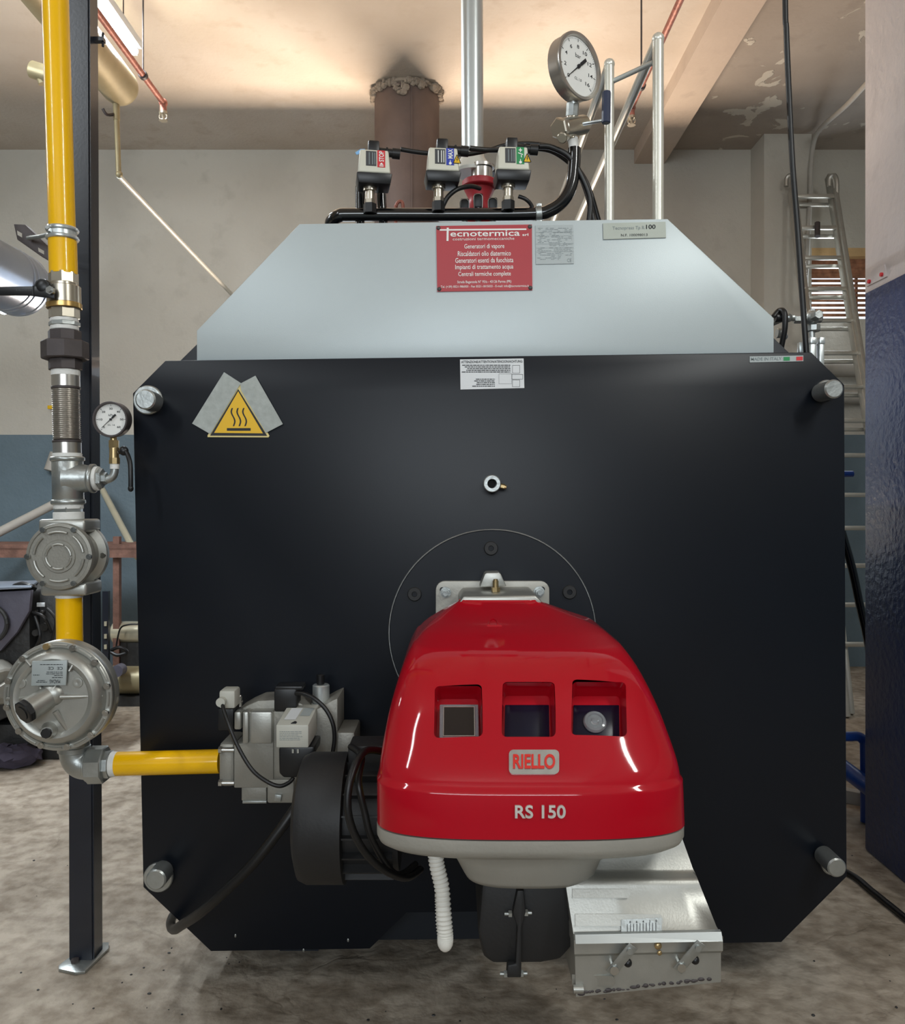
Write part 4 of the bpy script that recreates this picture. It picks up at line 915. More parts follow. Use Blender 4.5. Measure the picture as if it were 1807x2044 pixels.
# actuator box
m = MB(); a = [P(*q, 2.17) for q in ((551, 1448), (616, 1448), (612, 1493), (552, 1493))]; b = [P(*q, 2.17) for q in ((553, 1452), (612, 1452), (609, 1493), (554, 1493))]
x0, x1 = P(551, 1447, 2.17).x, P(616, 1447, 2.17).x; z1, z0 = P(0, 1447, 2.17).z, P(0, 1493, 2.17).z
m.prism([V(x0, 2.17, z0), V(x0, 2.17, z1), V(x0, 2.30, z1 + .012), V(x0, 2.34, z1 + .012), V(x0, 2.34, z0)], (x1 - x0, 0, 0), .004); ab = put('actuator_cover', m, M['greybox'], vb, label='pale grey actuator cover with printed labels')
m = MB(); rnd = random.Random(4)
for k in range(6): lines(m, 558, 605 - rnd.uniform(0, 12), 1460 + k * 3.3, .9, 2.1692, rnd)
put('fine_print', m, M['greyink'], ab)
m = MB(); sl_ = (.012) / .13
def topp(u, w, o=.001): return V(x0 + (x1 - x0) * u, 2.17 + .13 * w, z1 + .012 * w + o)
m.bm.faces.new([m.bm.verts.new(topp(u, w)) for u, w in ((.16, .28), (.52, .28), (.56, .96), (.2, .96))]); put('top_label', m, M['paper'], ab)
m = MB(); m.bm.faces.new([m.bm.verts.new(topp(u, w)) for u, w in ((.58, .5), (.9, .5), (.93, .96), (.61, .96))]); put('top_label', m, M['greyplate'], ab)
m = MB(); m.prism([topp(u, w, -.002) for u, w in ((.44, .06), (.60, .06), (.60, .14), (.53, .18))], (0, 0, .004)); put('thumb_slot', m, M['ink'], ab)
m = MB(); m.prism([P(*q, 2.20) for q in ((556, 1492), (628, 1490), (626, 1510), (606, 1535), (594, 1553), (566, 1553), (557, 1545))], (0, .11, 0), .006); put('terminal_housing', m, M['blackplastic'], vb)
m = MB()
for x in (585, 595): m.box(P(x, 1499, 2.197), (.005, .004, .010))
put('housing_latch', m, M['greybox'], vb)
# plugs and solenoid
dp_ = bx('grey_plug', 437, 1379, 469, 1415, 2.27, 2.33, M['greybox'], bev=.006, label='pale grey cable plug')
m = MB(); c = P(444, 1399, 2.27); m.cyl(c, c + V(0, -.02, 0), L(9, 2.27), seg=24); m.cyl(c + V(0, -.02, 0), c + V(0, -.0205, 0), L(5, 2.27), seg=16); put('cable_gland', m, M['greybox'], dp_)
bx('plug_base', 435, 1415, 466, 1458, 2.29, 2.36, M['blackplastic'], bev=.003)
m = MB(); c = P(479, 1410, 2.33); m.cyl(c, c + V(0, 0, .026), .006, seg=10); m.cyl(c + V(0, 0, .012), c + V(0, 0, .017), .0085, seg=10); m.sph(c + V(0, 0, .027), .006, (1, 1, 1), 10, 6); put('test_nipple', m, M['steel'], vb)
bx('black_connector', 547, 1374, 592, 1420, 2.30, 2.37, M['blackplastic'], bev=.004); bx('connector_cap', 549, 1370, 604, 1378, 2.30, 2.36, M['blackplastic'], bev=.003)
m = MB(); c = P(641, 1402, 2.38); m.cylb(c, c + V(0, 0, L(36, 2.38)), L(17, 2.38), .003, 16); m.cyl(c + V(0, 0, -L(10, 2.38)), c, L(19, 2.38), seg=12); put('solenoid_coil', m, M['galv_pipe'], vb, label='bright ribbed solenoid cylinder')
m = MB(); c = P(640, 1366, 2.38); m.cylb(c, c + V(0, 0, L(20, 2.38)), L(8, 2.38), .002, 16); put('solenoid_cap', m, M['blackplastic'], vb)
bx('mounting_bracket', 662, 1393, 675, 1470, 2.40, 2.43, M['galv'], bev=.001)
bx('outlet_flange', 672, 1462, 708, 1520, 2.28, 2.42, M['alu_dark'], bev=.006)
cable('valve_cable', [P(444, 1402, 2.262), P(447, 1418, 2.24), P(458, 1450, 2.22), P(476, 1492, 2.21), P(503, 1536, 2.20), P(533, 1560, 2.19), P(558, 1569, 2.19), P(577, 1562, 2.20), P(586, 1552, 2.21)], .0052, 'thin black cable from pale plug hanging across the valve block')
cable('valve_cable', [P(590, 1384, 2.30), P(607, 1385, 2.29), P(630, 1396, 2.28), P(652, 1418, 2.275), P(665, 1446, 2.27), P(668, 1475, 2.27), P(664, 1505, 2.27)], .0058, 'black cable arching over the right end of the valve block')
# ------------------------------------------------------------------ on top of the boiler
YT = 2.75
cable('header_pipe', [P(668, 683, 2.80), P(668, 480, 2.80), P(661, 447, 2.78), P(676, 431, YT), P(710, 428.5, YT), P(900, 428.5, YT), P(1060, 427, YT), P(1098, 420, YT), P(1126, 399, YT), P(1141, 368, YT), P(1146, 330, YT), P(1147, 296, YT)], L(13, YT), 'black bent header pipe lying along the top of the hood', 'pipeblack', 'pipe', 8)
tp = SC.objects['header_pipe']
hc = thing('pipe_clamp', 'small galvanised clamp holding the black header pipe on the boiler top', 'clamp', P(1075, 440, YT))
m = MB(); m.cylb(P(1069, 427, YT), P(1081, 426, YT), L(15, YT), .001, 24); put('clamp_band', m, M['galv'], hc)
m = MB(); m.box(P(1076, 411, YT), (L(10, YT), .014, L(8, YT)), bev=.001); m.cyl(P(1076, 411, YT) + V(0, -.012, 0), P(1076, 411, YT) + V(0, .012, 0), .005, seg=6); m.box(P(1076, 446, YT), (L(11, YT), .014, L(16, YT)), bev=.001); put('clamp_lug', m, M['galv_pipe'], hc)
# pressure switches
def switch(cx, cy, yaw, col, word, label, tri):
    t = thing('pressure_switch', label, 'switch', P(cx, cy + 50, 2.72), 'pressure switches above the hood')
    Mx = Matrix.Translation(P(cx, cy, 2.72)) @ Matrix.Rotation(R(yaw), 4, 'Z')
    w, d, h = L(64, 2.72), .085, L(47, 2.72)
    s = MB(); a = [V(-w / 2, -d / 2, -h / 2), V(w / 2, -d / 2, -h / 2), V(w / 2, d / 2, -h / 2), V(-w / 2, d / 2, -h / 2)]; b = [V(-w * .44, -d * .42, h / 2), V(w * .44, -d * .42, h / 2), V(w * .44, d * .42, h / 2), V(-w * .44, d * .42, h / 2)]
    va = [s.bm.verts.new(p) for p in a]; vb_ = [s.bm.verts.new(p) for p in b]; s.bm.faces.new(va[::-1]); s.bm.faces.new(vb_); s.bridge(va, vb_)
    bmesh.ops.bevel(s.bm, geom=s.bm.edges[:], offset=.006, segments=3, profile=.5, affect='EDGES')
    put('switch_cover', s.xf(Mx), M['beige'], t)
    s = MB(); w2, d2 = w * 1.10, d * 1.12; a = [V(x * w2 / 2 * .90, y * d2 / 2 * .90, -h / 2 - .034) for x, y in ((-1, -1), (1, -1), (1, 1), (-1, 1))]; b = [V(x * w2 / 2, y * d2 / 2, -h / 2 - .001) for x, y in ((-1, -1), (1, -1), (1, 1), (-1, 1))]
    va = [s.bm.verts.new(p) for p in a]; vb_ = [s.bm.verts.new(p) for p in b]; s.bm.faces.new(va[::-1]); s.bm.faces.new(vb_); s.bridge(va, vb_)
    bmesh.ops.bevel(s.bm, geom=s.bm.edges[:], offset=.004, segments=2, profile=.5, affect='EDGES')
    put('switch_base', s.xf(Mx), M['blackplastic'], t)
    fy = lambda v: -d / 2 + (v + h / 2) / h * d * .08
    def fq(u, v, o): return Mx @ V(u * w, fy(v * h) - o, v * h)
    s = MB(); s.prism([fq(u, v, .0008) for u, v in ((-.26, -.22), (.06, -.22), (.06, .42), (-.26, .42))], Mx.to_3x3() @ V(0, .003, 0)); wn = put('scale_window', s, M['greyplastic'], t)
    s = MB()
    for u in (-.17, -.07, .0): s.poly([fq(u, v, .0016) if k < 2 else fq(u + .025, v, .0016) for k, v in enumerate((-.16, .36, .36, -.16))])
    put('scale_line', s, M['greyink'] if word != 'MAX' else M['white'], wn)
    s = MB(); s.prism([fq(u, v, .0014) for u, v in ((.09, -.26), (.33, -.26), (.33, .47), (.09, .47))], Mx.to_3x3() @ V(0, .003, 0)); stk = put('marker_sticker', s, col, t)
    s = MB()
    s.text(word, -.02 if word == 'STOP' else .02, -.29, .43, -.14, lambda u, v: fq(-v, u, .0024), .02)
    if word == 'STOP': s.poly([fq(*q, .0024) for q in ((.15, -.16), (.28, -.16), (.215, -.06))]); s.poly([fq(*q, .0024) for q in ((.15, -.23), (.28, -.23), (.28, -.19), (.15, -.19))])
    else: s.lathe([(.0045, 0), (.0045, .0004)], fq(.21, -.19, .0024), (0, -1, 0), 12); s.poly([fq(*q, .0024) for q in ((.20, -.17), (.22, -.17), (.22, -.05), (.20, -.05))])
    put('sticker_print', s, M['white'], stk)
    if tri:
        s = MB(); s.prism([fq(u, v, .0012) for u, v in ((.30, -.17), (.54, -.17), (.42, .20))], Mx.to_3x3() @ V(0, .002, 0)); tg = put('shock_sign', s, M['signyellow'], t)
        s = MB(); q0 = [(.30, -.17), (.54, -.17), (.42, .20)]
        for p_, q_ in zip(q0, q0[1:] + q0[:1]): s.tube([fq(*p_, .0016), fq(*q_, .0016)], .0011, 6, 1)
        s.poly([fq(u, v, .0018) for u, v in ((.43, .10), (.395, -.02), (.42, -.02), (.405, -.13), (.45, .0), (.425, .0), (.45, .10))]); put('bolt_symbol', s, M['ink'], tg)
    s = MB(); s.cyl((-.012, 0, -h / 2 - .03), (-.012, 0, -h / 2 - .045), .022, seg=20); s.cyl((-.012, 0, -h / 2 - .045), (-.012, 0, -h / 2 - .085), .0155, seg=20); s.cyl((-.012, 0, -h / 2 - .072), (-.012, 0, -h / 2 - .085), .018, seg=6)
    put('switch_stem', s.xf(Mx), M['nickel'], t)
    zb = 2.335 - P(cx, cy, 2.72).z
    s = MB(); s.cyl((-.012, 0, -h / 2 - .085), (-.012, 0, -h / 2 - .115), .021, seg=6); s.cyl((-.012, 0, -h / 2 - .115), (-.012, 0, zb), .0105, seg=14)
    put('stem_coupling', s.xf(Mx), M['blackplastic'], t)
    s = MB(); s.box((.000, .01, h / 2 + .014), (.036, .045, .052), bev=.005); s.cyl((.018, .01, h / 2 + .012), (.070, .01, h / 2 + .010), .0135, seg=16); s.cyl((.040, .01, h / 2 + .012), (.046, .01, h / 2 + .012), .0165, seg=16); s.cyl((.06, .01, h / 2 + .01), (.085, .01, h / 2 + .009), .017, seg=12)
    put('cable_plug', s.xf(Mx), M['blackplastic'], t)
    return t
s1 = switch(746, 331, 9, M['redprint'], 'STOP', 'pressure switch with red stop sticker, leftmost of the three', False)
s2 = switch(883, 327, 6, M['blueprint'], 'MAX', 'pressure switch with blue sticker in the middle of the three', True)
s3 = switch(1022, 325, 4, M['green'], '-/+', 'pressure switch with green sticker nearest the large gauge', True)
m = MB(); m.prism([P(*q, 2.715) for q in ((709, 304), (720, 297), (729, 297), (727, 303), (712, 309))], (0, .004, 0), .001); put('blue_tape', m, mat('pale_blue_tape', (130, 180, 226), .5), s1)
for px in (719, 762):
    cable('standpipe', [P(px, 372, 2.82), P(px, 400, 2.82), P(px + (4 if px > 740 else 0), 470, 2.82), P(px + (4 if px > 740 else 0), 695, 2.82)], L(9.5, 2.82), 'black standpipe behind the %s pressure switch' % ('red stickered' if px < 740 else 'left end of the header, nearer the chimney'), 'pipeblack', 'pipe')
# cable harness
cable('signal_cable', [P(800, 298, 2.74), P(830, 303, 2.75), P(862, 306, 2.76), P(890, 305, 2.775), P(930, 308, 2.79), P(975, 300, 2.80), P(1010, 290, 2.81), P(1060, 287, 2.80), P(1110, 297, 2.79), P(1150, 332, 2.80), P(1176, 375, 2.80), P(1197, 445, 2.80)], .0075, 'black cable running from the red stickered pressure switch')
cable('signal_cable', [P(938, 296, 2.74), P(970, 299, 2.76), P(1010, 299, 2.785), P(1060, 296, 2.77), P(1105, 303, 2.765), P(1148, 336, 2.775), P(1170, 380, 2.78), P(1186, 445, 2.78)], .0085, 'black cable running from the middle pressure switch')
cable('signal_cable', [P(1076, 292, 2.73), P(1100, 294, 2.735), P(1135, 312, 2.74), P(1160, 350, 2.745), P(1178, 398, 2.75), P(1176, 445, 2.75)], .0095, 'thick black cable running from the green stickered pressure switch')
cable('signal_cable', [P(884, 412, 2.72), P(895, 392, 2.72), P(915, 377, 2.73), P(940, 372, 2.76), P(958, 376, 2.80)], .0075, 'short black cable arching between the middle switch and red valve')
cable('signal_cable', [P(1035, 392, 2.74), P(1050, 398, 2.74), P(1062, 412, 2.75), P(1068, 440, 2.76)], .0065, 'short black cable under the green stickered switch')
# level probes
for k, (px, py) in enumerate(((928, 398), (955, 388), (984, 396))):
    t = thing('level_probe', ('dark capped level probe left of its two neighbours', 'dark capped level probe, tallest of the three behind the header pipe', 'dark capped level probe right of its two neighbours')[k], 'probe', P(px, 440, 2.86), 'level probes behind the header pipe')
    m = MB(); c = P(px, py + 14, 2.86); m.box(c, (L(18, 2.86), .03, L(28, 2.86)), bev=.006); put('probe_cap', m, M['greyplastic'], t)
    m = MB(); m.tube([P(px - 8, py + 26, 2.84), P(px - 9, py + 4, 2.84), P(px, py - 1, 2.84), P(px + 8, py + 4, 2.84), P(px + 8, py + 26, 2.84)], .0016, 6, 4); put('wire_clip', m, M['steel'], t)
    m = MB(); m.cyl(P(px, py + 26, 2.86), P(px, 690, 2.86), .010, seg=10); put('probe_stem', m, M['galv'], t)
# steam valve and riser
ys = 3.0
t = thing('steam_riser', 'shiny silver steam pipe rising from the boiler top to the ceiling', 'pipe', P(943, 440, ys))
m = MB(); m.cyl(P(943.5, 305, ys), V(P(941, 0, ys).x - .002, ys, CZ), L(22, ys), seg=40); put('pipe_body', m, M['galv_pipe'], t)
m = MB(); c = P(954, 345, ys); m.lathe([(L(36, ys), 0), (L(38, ys), .01), (L(34, ys), .03), (L(24, ys), .055), (L(22, ys), .07)], P(944, 348, ys), (0, 0, 1), 40); put('pipe_cone', m, M['palepipe'], t)
t = thing('steam_valve', 'red bodied steam valve under the silver riser', 'valve', P(958, 440, 3.0))
m = MB(); m.cyl(P(962, 368, 2.97), P(962, 338, 2.97), L(21, ys), seg=32); m.cyl(P(962, 337, 2.97), P(962, 331, 2.97), L(25, ys), seg=32); put('valve_bonnet', m, M['stainless'], t)
m = MB(); m.cylb(P(958, 375, 2.97), P(958, 362, 2.97), L(35, ys), .003, 32); m.lathe([(L(32, ys), 0), (L(22, ys), .035), (L(22, ys), .05), (L(30, ys), .075), (L(30, ys), .565)], P(957, 376, 2.99), (0, 0, -1), 28); put('valve_body', m, M['redplate'], t)
m = MB(); m.lathe([(L(37, ys), 0), (L(37, ys), .012)], P(957, 352, 3.06), (0, 0, 1), 32); put('valve_flange', m, M['blackplastic'], t)
m = MB(); m.tube([P(790, 700, 2.95), P(790, 440, 2.95), P(791, 412, 2.95), P(796, 403, 2.95), P(803, 404, 2.95), P(805, 420, 2.95), P(805, 440, 2.95)], .006, 10, 4)
tag(put('wire_hook', m, M['copper'], loc=P(797, 440, 2.95)), 'small reddish wire hook sticking up before the chimney', 'hook')
# large pressure gauge and cock
t = thing('pressure_gauge', 'large round stainless pressure gauge on a shut-off cock above the hood', 'gauge', P(1147, 300, YT))
gcen = P(1158, 131, 2.70)
dial(t, gcen, (math.sin(R(42)), -math.cos(R(42)), 0), L(66, 2.70), .05, M['stainless'], ('0', '2', '4', '6', '8', '10', '12', '14', '16'), 222, (('bar', .26, .13, .13), ('CL 1.0', -.42, .08, .16)), .45, 222, -42, 64)
m = MB(); c = P(1144, 205, 2.735); m.cyl(P(1145, 208, 2.735), P(1146, 192, 2.73), L(9, YT), seg=16); m.cylb(P(1142, 234, YT), P(1144, 204, 2.74), L(12.5, YT), .003, 8); put('hex_coupling', m, M['galv'], t)
m = MB(); m.cylb(P(1121, 257, 2.71), P(1166, 249, 2.78), L(19, YT), .004, 28); m.cylb(P(1141, 280, YT), P(1142, 232, YT), L(11, YT), .002, 20); m.cylb(P(1114, 257, 2.70), P(1126, 256, 2.72), L(21, YT), .004, 6)
m.cylb(P(1122, 276, 2.70), P(1130, 268, 2.73), L(11, YT), .003, 8); put('cock_body', m, M['nickel'], t)
m = MB(); m.cyl(P(1146, 302, YT), P(1144, 276, YT), L(10, YT), seg=18); put('ferrule', m, M['tape'], t)
m = MB(); m.cylb(P(1163, 251, 2.77), P(1172, 249, 2.79), L(9, YT), .002, 12); put('spindle', m, M['steel'], t)
m = MB(); a = P(1164, 243, 2.69); b = P(1212, 244, 2.66); m.box((a + b) / 2, ((b - a).length, .014, .006), Matrix.Rotation(math.atan2(b.y - a.y, b.x - a.x), 3, 'Z'), bev=.001); hd = put('handle_lever', m, M['galv_pipe'], t)
m = MB(); m.cylb(P(1210, 246, 2.66), P(1211, 183, 2.66), L(9, 2.66), .002, 8); put('handle_grip', m, mat('dark_blue_grip', (40, 48, 74), .4), hd)
# handrails
t = thing('handrail', 'silver tubular handrail above the boiler top right', 'handrail', P(1265, 500, 2.65))
zr = CAMZ + 872 * 2.75 / F
xA = P(1216.5, 130, 2.75).x; xB = P(1314, 90, 2.60).x
for (x, y, r) in ((xA, 2.75, L(9.7, 2.75)), (xB, 2.60, L(11, 2.60))):
    m = MB(); m.cyl((x, y, 1.93), (x, y, zr), r, seg=24); m.sph((x, y, zr), r * 1.12, (1, 1, 1), 24, 14); put('rail_post', m, M['rail'], t)
    m = MB(); m.cyl((x, y, zr), (x, 5.0, zr), r * .92, seg=24); put('rail_bar', m, M['rail'], t)
    m = MB(); m.cyl((x, 4.95, 1.93), (x, 4.95, zr), r * .92, seg=20); put('rail_post', m, M['galv_pipe'], t)
m = MB(); m.cyl(P(1224, 162, 2.75), P(1304, 125, 2.61), L(5, 2.7), seg=14); put('cross_bar', m, M['galv_pipe'], t)
# chimney
Yc = 6.2; xc = (812.5 - CX) * Yc / F; rch = L(64.5, Yc)
t = thing('chimney_flue', 'rust brown round chimney flue passing through the ceiling', 'chimney', (xc, Yc, 0))
m = MB(); m.cyl((xc, Yc, 0), (xc, Yc, CZ), rch, seg=48); put('flue_pipe', m, M['chimney'], t)
m = MB(); m.box((xc + .047, Yc - rch * .985, CZ / 2), (.008, .012, CZ - .01)); put('flue_seam', m, M['chimney'], t)
m = MB(); rnd = random.Random(2)
for k in range(190):
    a = rnd.uniform(0, 2 * math.pi); big = abs(math.degrees(a) - 262) < 10
    rr_ = rch * (1.01 + rnd.uniform(0, .05)); hgt = rnd.uniform(.008, .05) + (rnd.uniform(0, .07) if big else 0)
    r_ = rnd.uniform(.010, .024); m.sph((xc + math.cos(a) * rr_, Yc + math.sin(a) * rr_, CZ - hgt), r_, (rnd.uniform(.8, 1.6), rnd.uniform(.8, 1.6), rnd.uniform(.6, 1.5)), 6, 4)
m.lathe([(rch * 1.02, 0), (rch * 1.06, -.012), (rch * 1.07, -.03), (rch * 1.0, -.036)], (xc, Yc, CZ), (0, 0, 1), 40, cap0=False, cap1=False)
o = put('broken_collar', m, M['cement'], t, sharp=10); o['kind'] = 'stuff'
# ------------------------------------------------------------------ side level gauge at the right of the hood
t = thing('level_gauge', 'galvanised level gauge fittings beside the right shoulder of the boiler', 'gauge', P(1625, 720, 2.70))
yk = 2.70
m = MB(); m.tube([P(1545, 632, yk), P(1556, 620, yk), P(1566, 624, yk - .02), P(1567, 655, yk - .02), P(1559, 700, yk), P(1558, 730, yk)], L(5.5, yk), 10, 6); put('black_loop', m, M['rubber'], t)
m = MB(); m.cylb(P(1548, 634, yk), P(1564, 634, yk), L(9, yk), .002, 16); put('inlet_stub', m, M['blackplastic'], t)
m = MB(); m.sph(P(1574, 634, yk), L(9, yk), (1, 1, 1), 18, 12); m.cylb(P(1579, 634, yk), P(1586, 634, yk), L(7, yk), .002, 14); m.cylb(P(1585, 637, yk), P(1600, 637, yk), L(9, yk), .002, 6); m.cylb(P(1598, 636, yk), P(1614, 636, yk), L(6, yk), .001, 14); put('union_joint', m, M['galv'], t)
m = MB(); m.sph(P(1622, 634, yk), L(14, yk), (1, 1, 1.1), 18, 12); m.cylb(P(1622, 618, yk), P(1622, 640, yk), L(7, yk), .002, 6); m.cylb(P(1622, 634, yk), P(1640, 634, yk), L(11, yk), .003, 8); m.cylb(P(1622, 634, yk), P(1622, 634, yk) + V(0, -.05, 0), L(10, yk), .003, 6); m.cylb(P(1625, 648, yk), P(1625, 662, yk), L(13, yk), .003, 8); m.cyl(P(1621, 660, yk), P(1621, 680, yk), L(6, yk), seg=14); put('cross_valve', m, M['galv'], t)
for (x0, x1, y1) in ((1616, 1627, 760), (1634, 1643, 760)):
    m = MB(); a = P((x0 + x1) / 2, (674 + y1) / 2, yk); m.box(a, (L(x1 - x0, yk), .02, L(y1 - 680, yk)), bev=.001); m.box(P((x0 + x1) / 2, 681, yk), (L(x1 - x0 + 2, yk), .028, L(13, yk)), bev=.002); put('gauge_bar', m, M['galv_pipe'], t)
m = MB(); m.cyl(P(1630.5, 690, yk + .01), P(1630.5, 760, yk + .01), L(4, yk), seg=12); put('sight_tube', m, M['darkglass'], t)
m = MB(); m.cylb(P(1551, 665, yk + .05), P(1567, 665, yk + .05), L(10, yk), .002, 18); m.sph(P(1566, 672, yk + .05), L(7, yk), (1, 1, 1), 12, 8); put('drain_fitting', m, M['galv'], t)
m = MB(); m.tube([P(1630, 750, yk + .02), P(1630, 775, yk + .04), P(1612, 782, yk + .05), P(1570, 784, yk + .05)], .011, 12, 5); m.cylb(P(1560, 636, yk + .02), P(1490, 665, yk + .05), .012, .002, 12); put('connecting_arm', m, M['galv'], t)
m = MB(); m.box(P(1599, 695, 2.75), (L(10, 2.75), .02, L(22, 2.75)), bev=.001); put('support_tab', m, M['galv_pipe'], t)
# hanging cable on the right
cable('hanging_cable', [P(1560, -925, 2.62), P(1567, -60, 2.62), P(1570, 60, 2.62), P(1575, 180, 2.63), P(1582, 320, 2.63), P(1592, 450, 2.64), P(1601, 580, 2.64), P(1610, 705, 2.64), P(1614, 790, 2.66)], L(5.6, 2.63), 'long black cable hanging from the ceiling before the ladder')
# ------------------------------------------------------------------ ladder
t = thing('ladder', 'aluminium extension ladder leaning against the rear wall by the window', 'ladder', G(1735, 1398))
yr_ = [(392, 6.76), (455, 6.70), (515, 6.62), (577, 6.53), (640, 6.44), (705, 6.35), (772, 6.26), (840, 6.17), (909, 6.08), (988, 5.99), (1054, 5.90), (1129, 5.81), (1207, 5.72), (1286, 5.64)]
def lrail(py): return 1575 + (py - 350) * 0.108
def rrail(py): return 1662 + (py - 350) * 0.158
def ydep(py):
    for (a, ya), (b, yb_) in zip(yr_, yr_[1:]):
        if py <= b: return ya + (yb_ - ya) * (py - a) / (b - a)
    a, ya = yr_[-2]; b, yb_ = yr_[-1]; return ya + (yb_ - ya) * (py - a) / (b - a)
Yft = 5.68; pft = CY + CAMZ * F / Yft
for fn_, dy in ((lrail, 0), (rrail, 0), (lrail, .07), (rrail, .07)):
    off = 0 if dy == 0 else (9 if fn_ is lrail else -9)
    top = 352 if dy else 380
    a = P(fn_(top) + off, top, ydep(top) + dy); b = P(fn_(1290) + off, 1290, ydep(1290) + dy); b = a + (b - a) * ((a.z - .005) / (a.z - b.z))
    m = MB(); d = (b - a).normalized(); q = d.to_track_quat('Z', 'Y').to_matrix(); m.box((a + b) / 2, (.075, .028, (b - a).length) if False else (.028, .072, (b - a).length), Matrix.Rotation(0, 3, 'X') @ (V(0, 0, 1).rotation_difference(d).to_matrix()), bev=.002); put('ladder_rail', m, M['alum'], t)
for (py, Y_) in yr_:
    m = MB(); a = P(lrail(py), py, Y_); b = P(rrail(py), py, Y_); m.box((a + b) / 2, ((b - a).length, .035, .030), bev=.003); put('ladder_rung', m, M['alum'], t)
    if py < 900:
        m = MB(); a = P(lrail(py) + 9, py + 17, Y_ + .09); b = P(rrail(py) - 9, py + 17, Y_ + .09); m.box((a + b) / 2, ((b - a).length, .03, .028), bev=.003); put('ladder_rung', m, M['alum'], t)
for px in (1577, 1663):
    m = MB(); m.tube([P(px + 8, 398, 6.74), P(px + 8, 362, 6.74), P(px + 2, 350, 6.76), P(px - 6, 356, 6.78), P(px - 7, 372, 6.78)], .018, 8, 4); put('top_hook', m, M['alum'], t)
m = MB(); m.tube([P(1632, 445, 6.66), P(1632, 472, 6.62)], .022, 8, 1); put('rope_pulley', m, M['iron'], t)
# blue pipes and strut at the right
t = thing('blue_pipe', 'blue painted pipe near the floor with a downward bend', 'pipe', P(1700, 1500, 3.5))
m = MB(); m.tube([P(1600, 1470, 3.7), P(1690, 1470, 3.7), P(1712, 1470, 3.7), P(1722, 1476, 3.7), P(1727, 1492, 3.7), P(1728, 1640, 3.7)], L(9.5, 3.7), 14, 6); put('pipe_body', m, M['bluepaint'], t)
m = MB(); a = P(1640, 1500, 3.95); b = P(1760, 1590, 3.5); m.cyl(a, b, .036, seg=18)
tag(put('blue_pipe', m, M['bluepaint'], loc=P(1707, 1550, 3.7)), 'sloping blue pipe, lower of the two between boiler and column', 'pipe')
m = MB(); m.box(G(1700, 1600) + V(0, -.02, .03), (.5, .05, .06), Matrix.Rotation(R(-38), 3, 'Z'), bev=.004); tag(put('timber_batten', m, M['flexgrey'], loc=G(1700, 1600)), 'pale batten lying on floor below the sloping blue pipe', 'batten')
m = MB(); m.tube([P(1680, 1060, 4.2), P(1700, 1130, 4.2), P(1715, 1200, 4.2), P(1740, 1330, 4.2), G(1752, 1566)], .02, 10, 4); tag(put('support_strut', m, M['pipeblack'], loc=G(1752, 1566)), 'thin black slanting strut between boiler and column', 'strut')
m = MB(); m.cylb(P(1370, 946, 4.0), P(1704, 946, 4.0), L(6, 4.0), .003, 14); tag(put('pipe_plug', m, M['bluepaint'], loc=P(1690, 952, 4.0)), 'short dark blue pipe stub sticking out past the door edge', 'pipe')
m = MB(); pts = [G(1650, 1790, .012), G(1697, 1745, .012), G(1740, 1778, .012), G(1775, 1806, .012), G(1830, 1850, .012), G(1900, 1900, .012)]
m.tube([G(1600, 1700, .012)] + pts[1:], .012, 10, 8); tag(put('floor_hose', m, M['rubber'], loc=pts[2]), 'dark hose running over the floor beside the column foot', 'hose')
# ------------------------------------------------------------------ overhead things at the back left
def lamp(name, label, x, y0, y1, z, rad):
    t = thing(name, label, 'lamp', (x, (y0 + y1) / 2, z))
    m = MB(); m.box((x, (y0 + y1) / 2, z + rad + .028), (.075, y1 - y0, .05), bev=.004); put('batten', m, M['lampbody'], t)
    m = MB(); m.cyl((x, y0 + .03, z), (x, y1 - .03, z), rad, seg=16); put('tube', m, M['lamp'], t)
    for y in (y0 + .015, y1 - .015):
        m = MB(); m.box((x, y, z + .01), (.03, .02, .05), bev=.003); put('lamp_holder', m, M['lampbody'], t)
    m = MB()
    for y in (y0 + .2, y1 - .2): m.cyl((x, y, z + .05), (x, y, CZ), .004, seg=6)
    put('hanger_rod', m, M['iron'], t)
    l = bpy.data.lights.new('tube_light', 'AREA'); l.shape = 'RECTANGLE'; l.size = .06; l.size_y = y1 - y0 - .1; l.energy = 40; l.color = (0.86, 0.94, 1.0)
    o = bpy.data.objects.new('tube_light', l); COL.objects.link(o); o.location = (0, 0, -rad - .004); o.parent = t
ze = 2.70; Ye = ze * F / 892
lamp('fluorescent_lamp', 'lit fluorescent tube lamp below the ceiling at the upper left', (272 - CX) * Ye / F, Ye - 1.25, Ye, CAMZ + ze, .024)
lamp('fluorescent_lamp', 'lit fluorescent tube lamp peeping out beneath the silver vessel', (14 - CX) * 5.0 / F, 3.8, 5.0, CAMZ + (1000 - 620) * 5.0 / F, .03)
# silver vessel
ct = P(38, 570, 4.2)
t = thing('silver_vessel', 'long silver clad horizontal vessel cut by the left picture edge', 'vessel', ct)
m = MB(); m.lathe([(.148, -2.0), (.15, 0), (.148, .02), (.13, .05), (.08, .075), (0, .085)], ct, (0, 1, 0), 48, cap1=False); put('vessel_shell', m, M['tank'], t)
for d_ in (-.02, -.11, -.15):
    m = MB(); m.lathe([(.150, d_), (.154, d_ + .004), (.154, d_ + .014), (.150, d_ + .018)], ct, (0, 1, 0), 48, cap0=False, cap1=False); put('cladding_band', m, M['tank'], t)
m = MB(); m.cyl(ct + V(0, -1.2, .1), V(ct.x, ct.y - 1.2, CZ), .008, seg=8); put('hanger_rod', m, M['iron'], t)
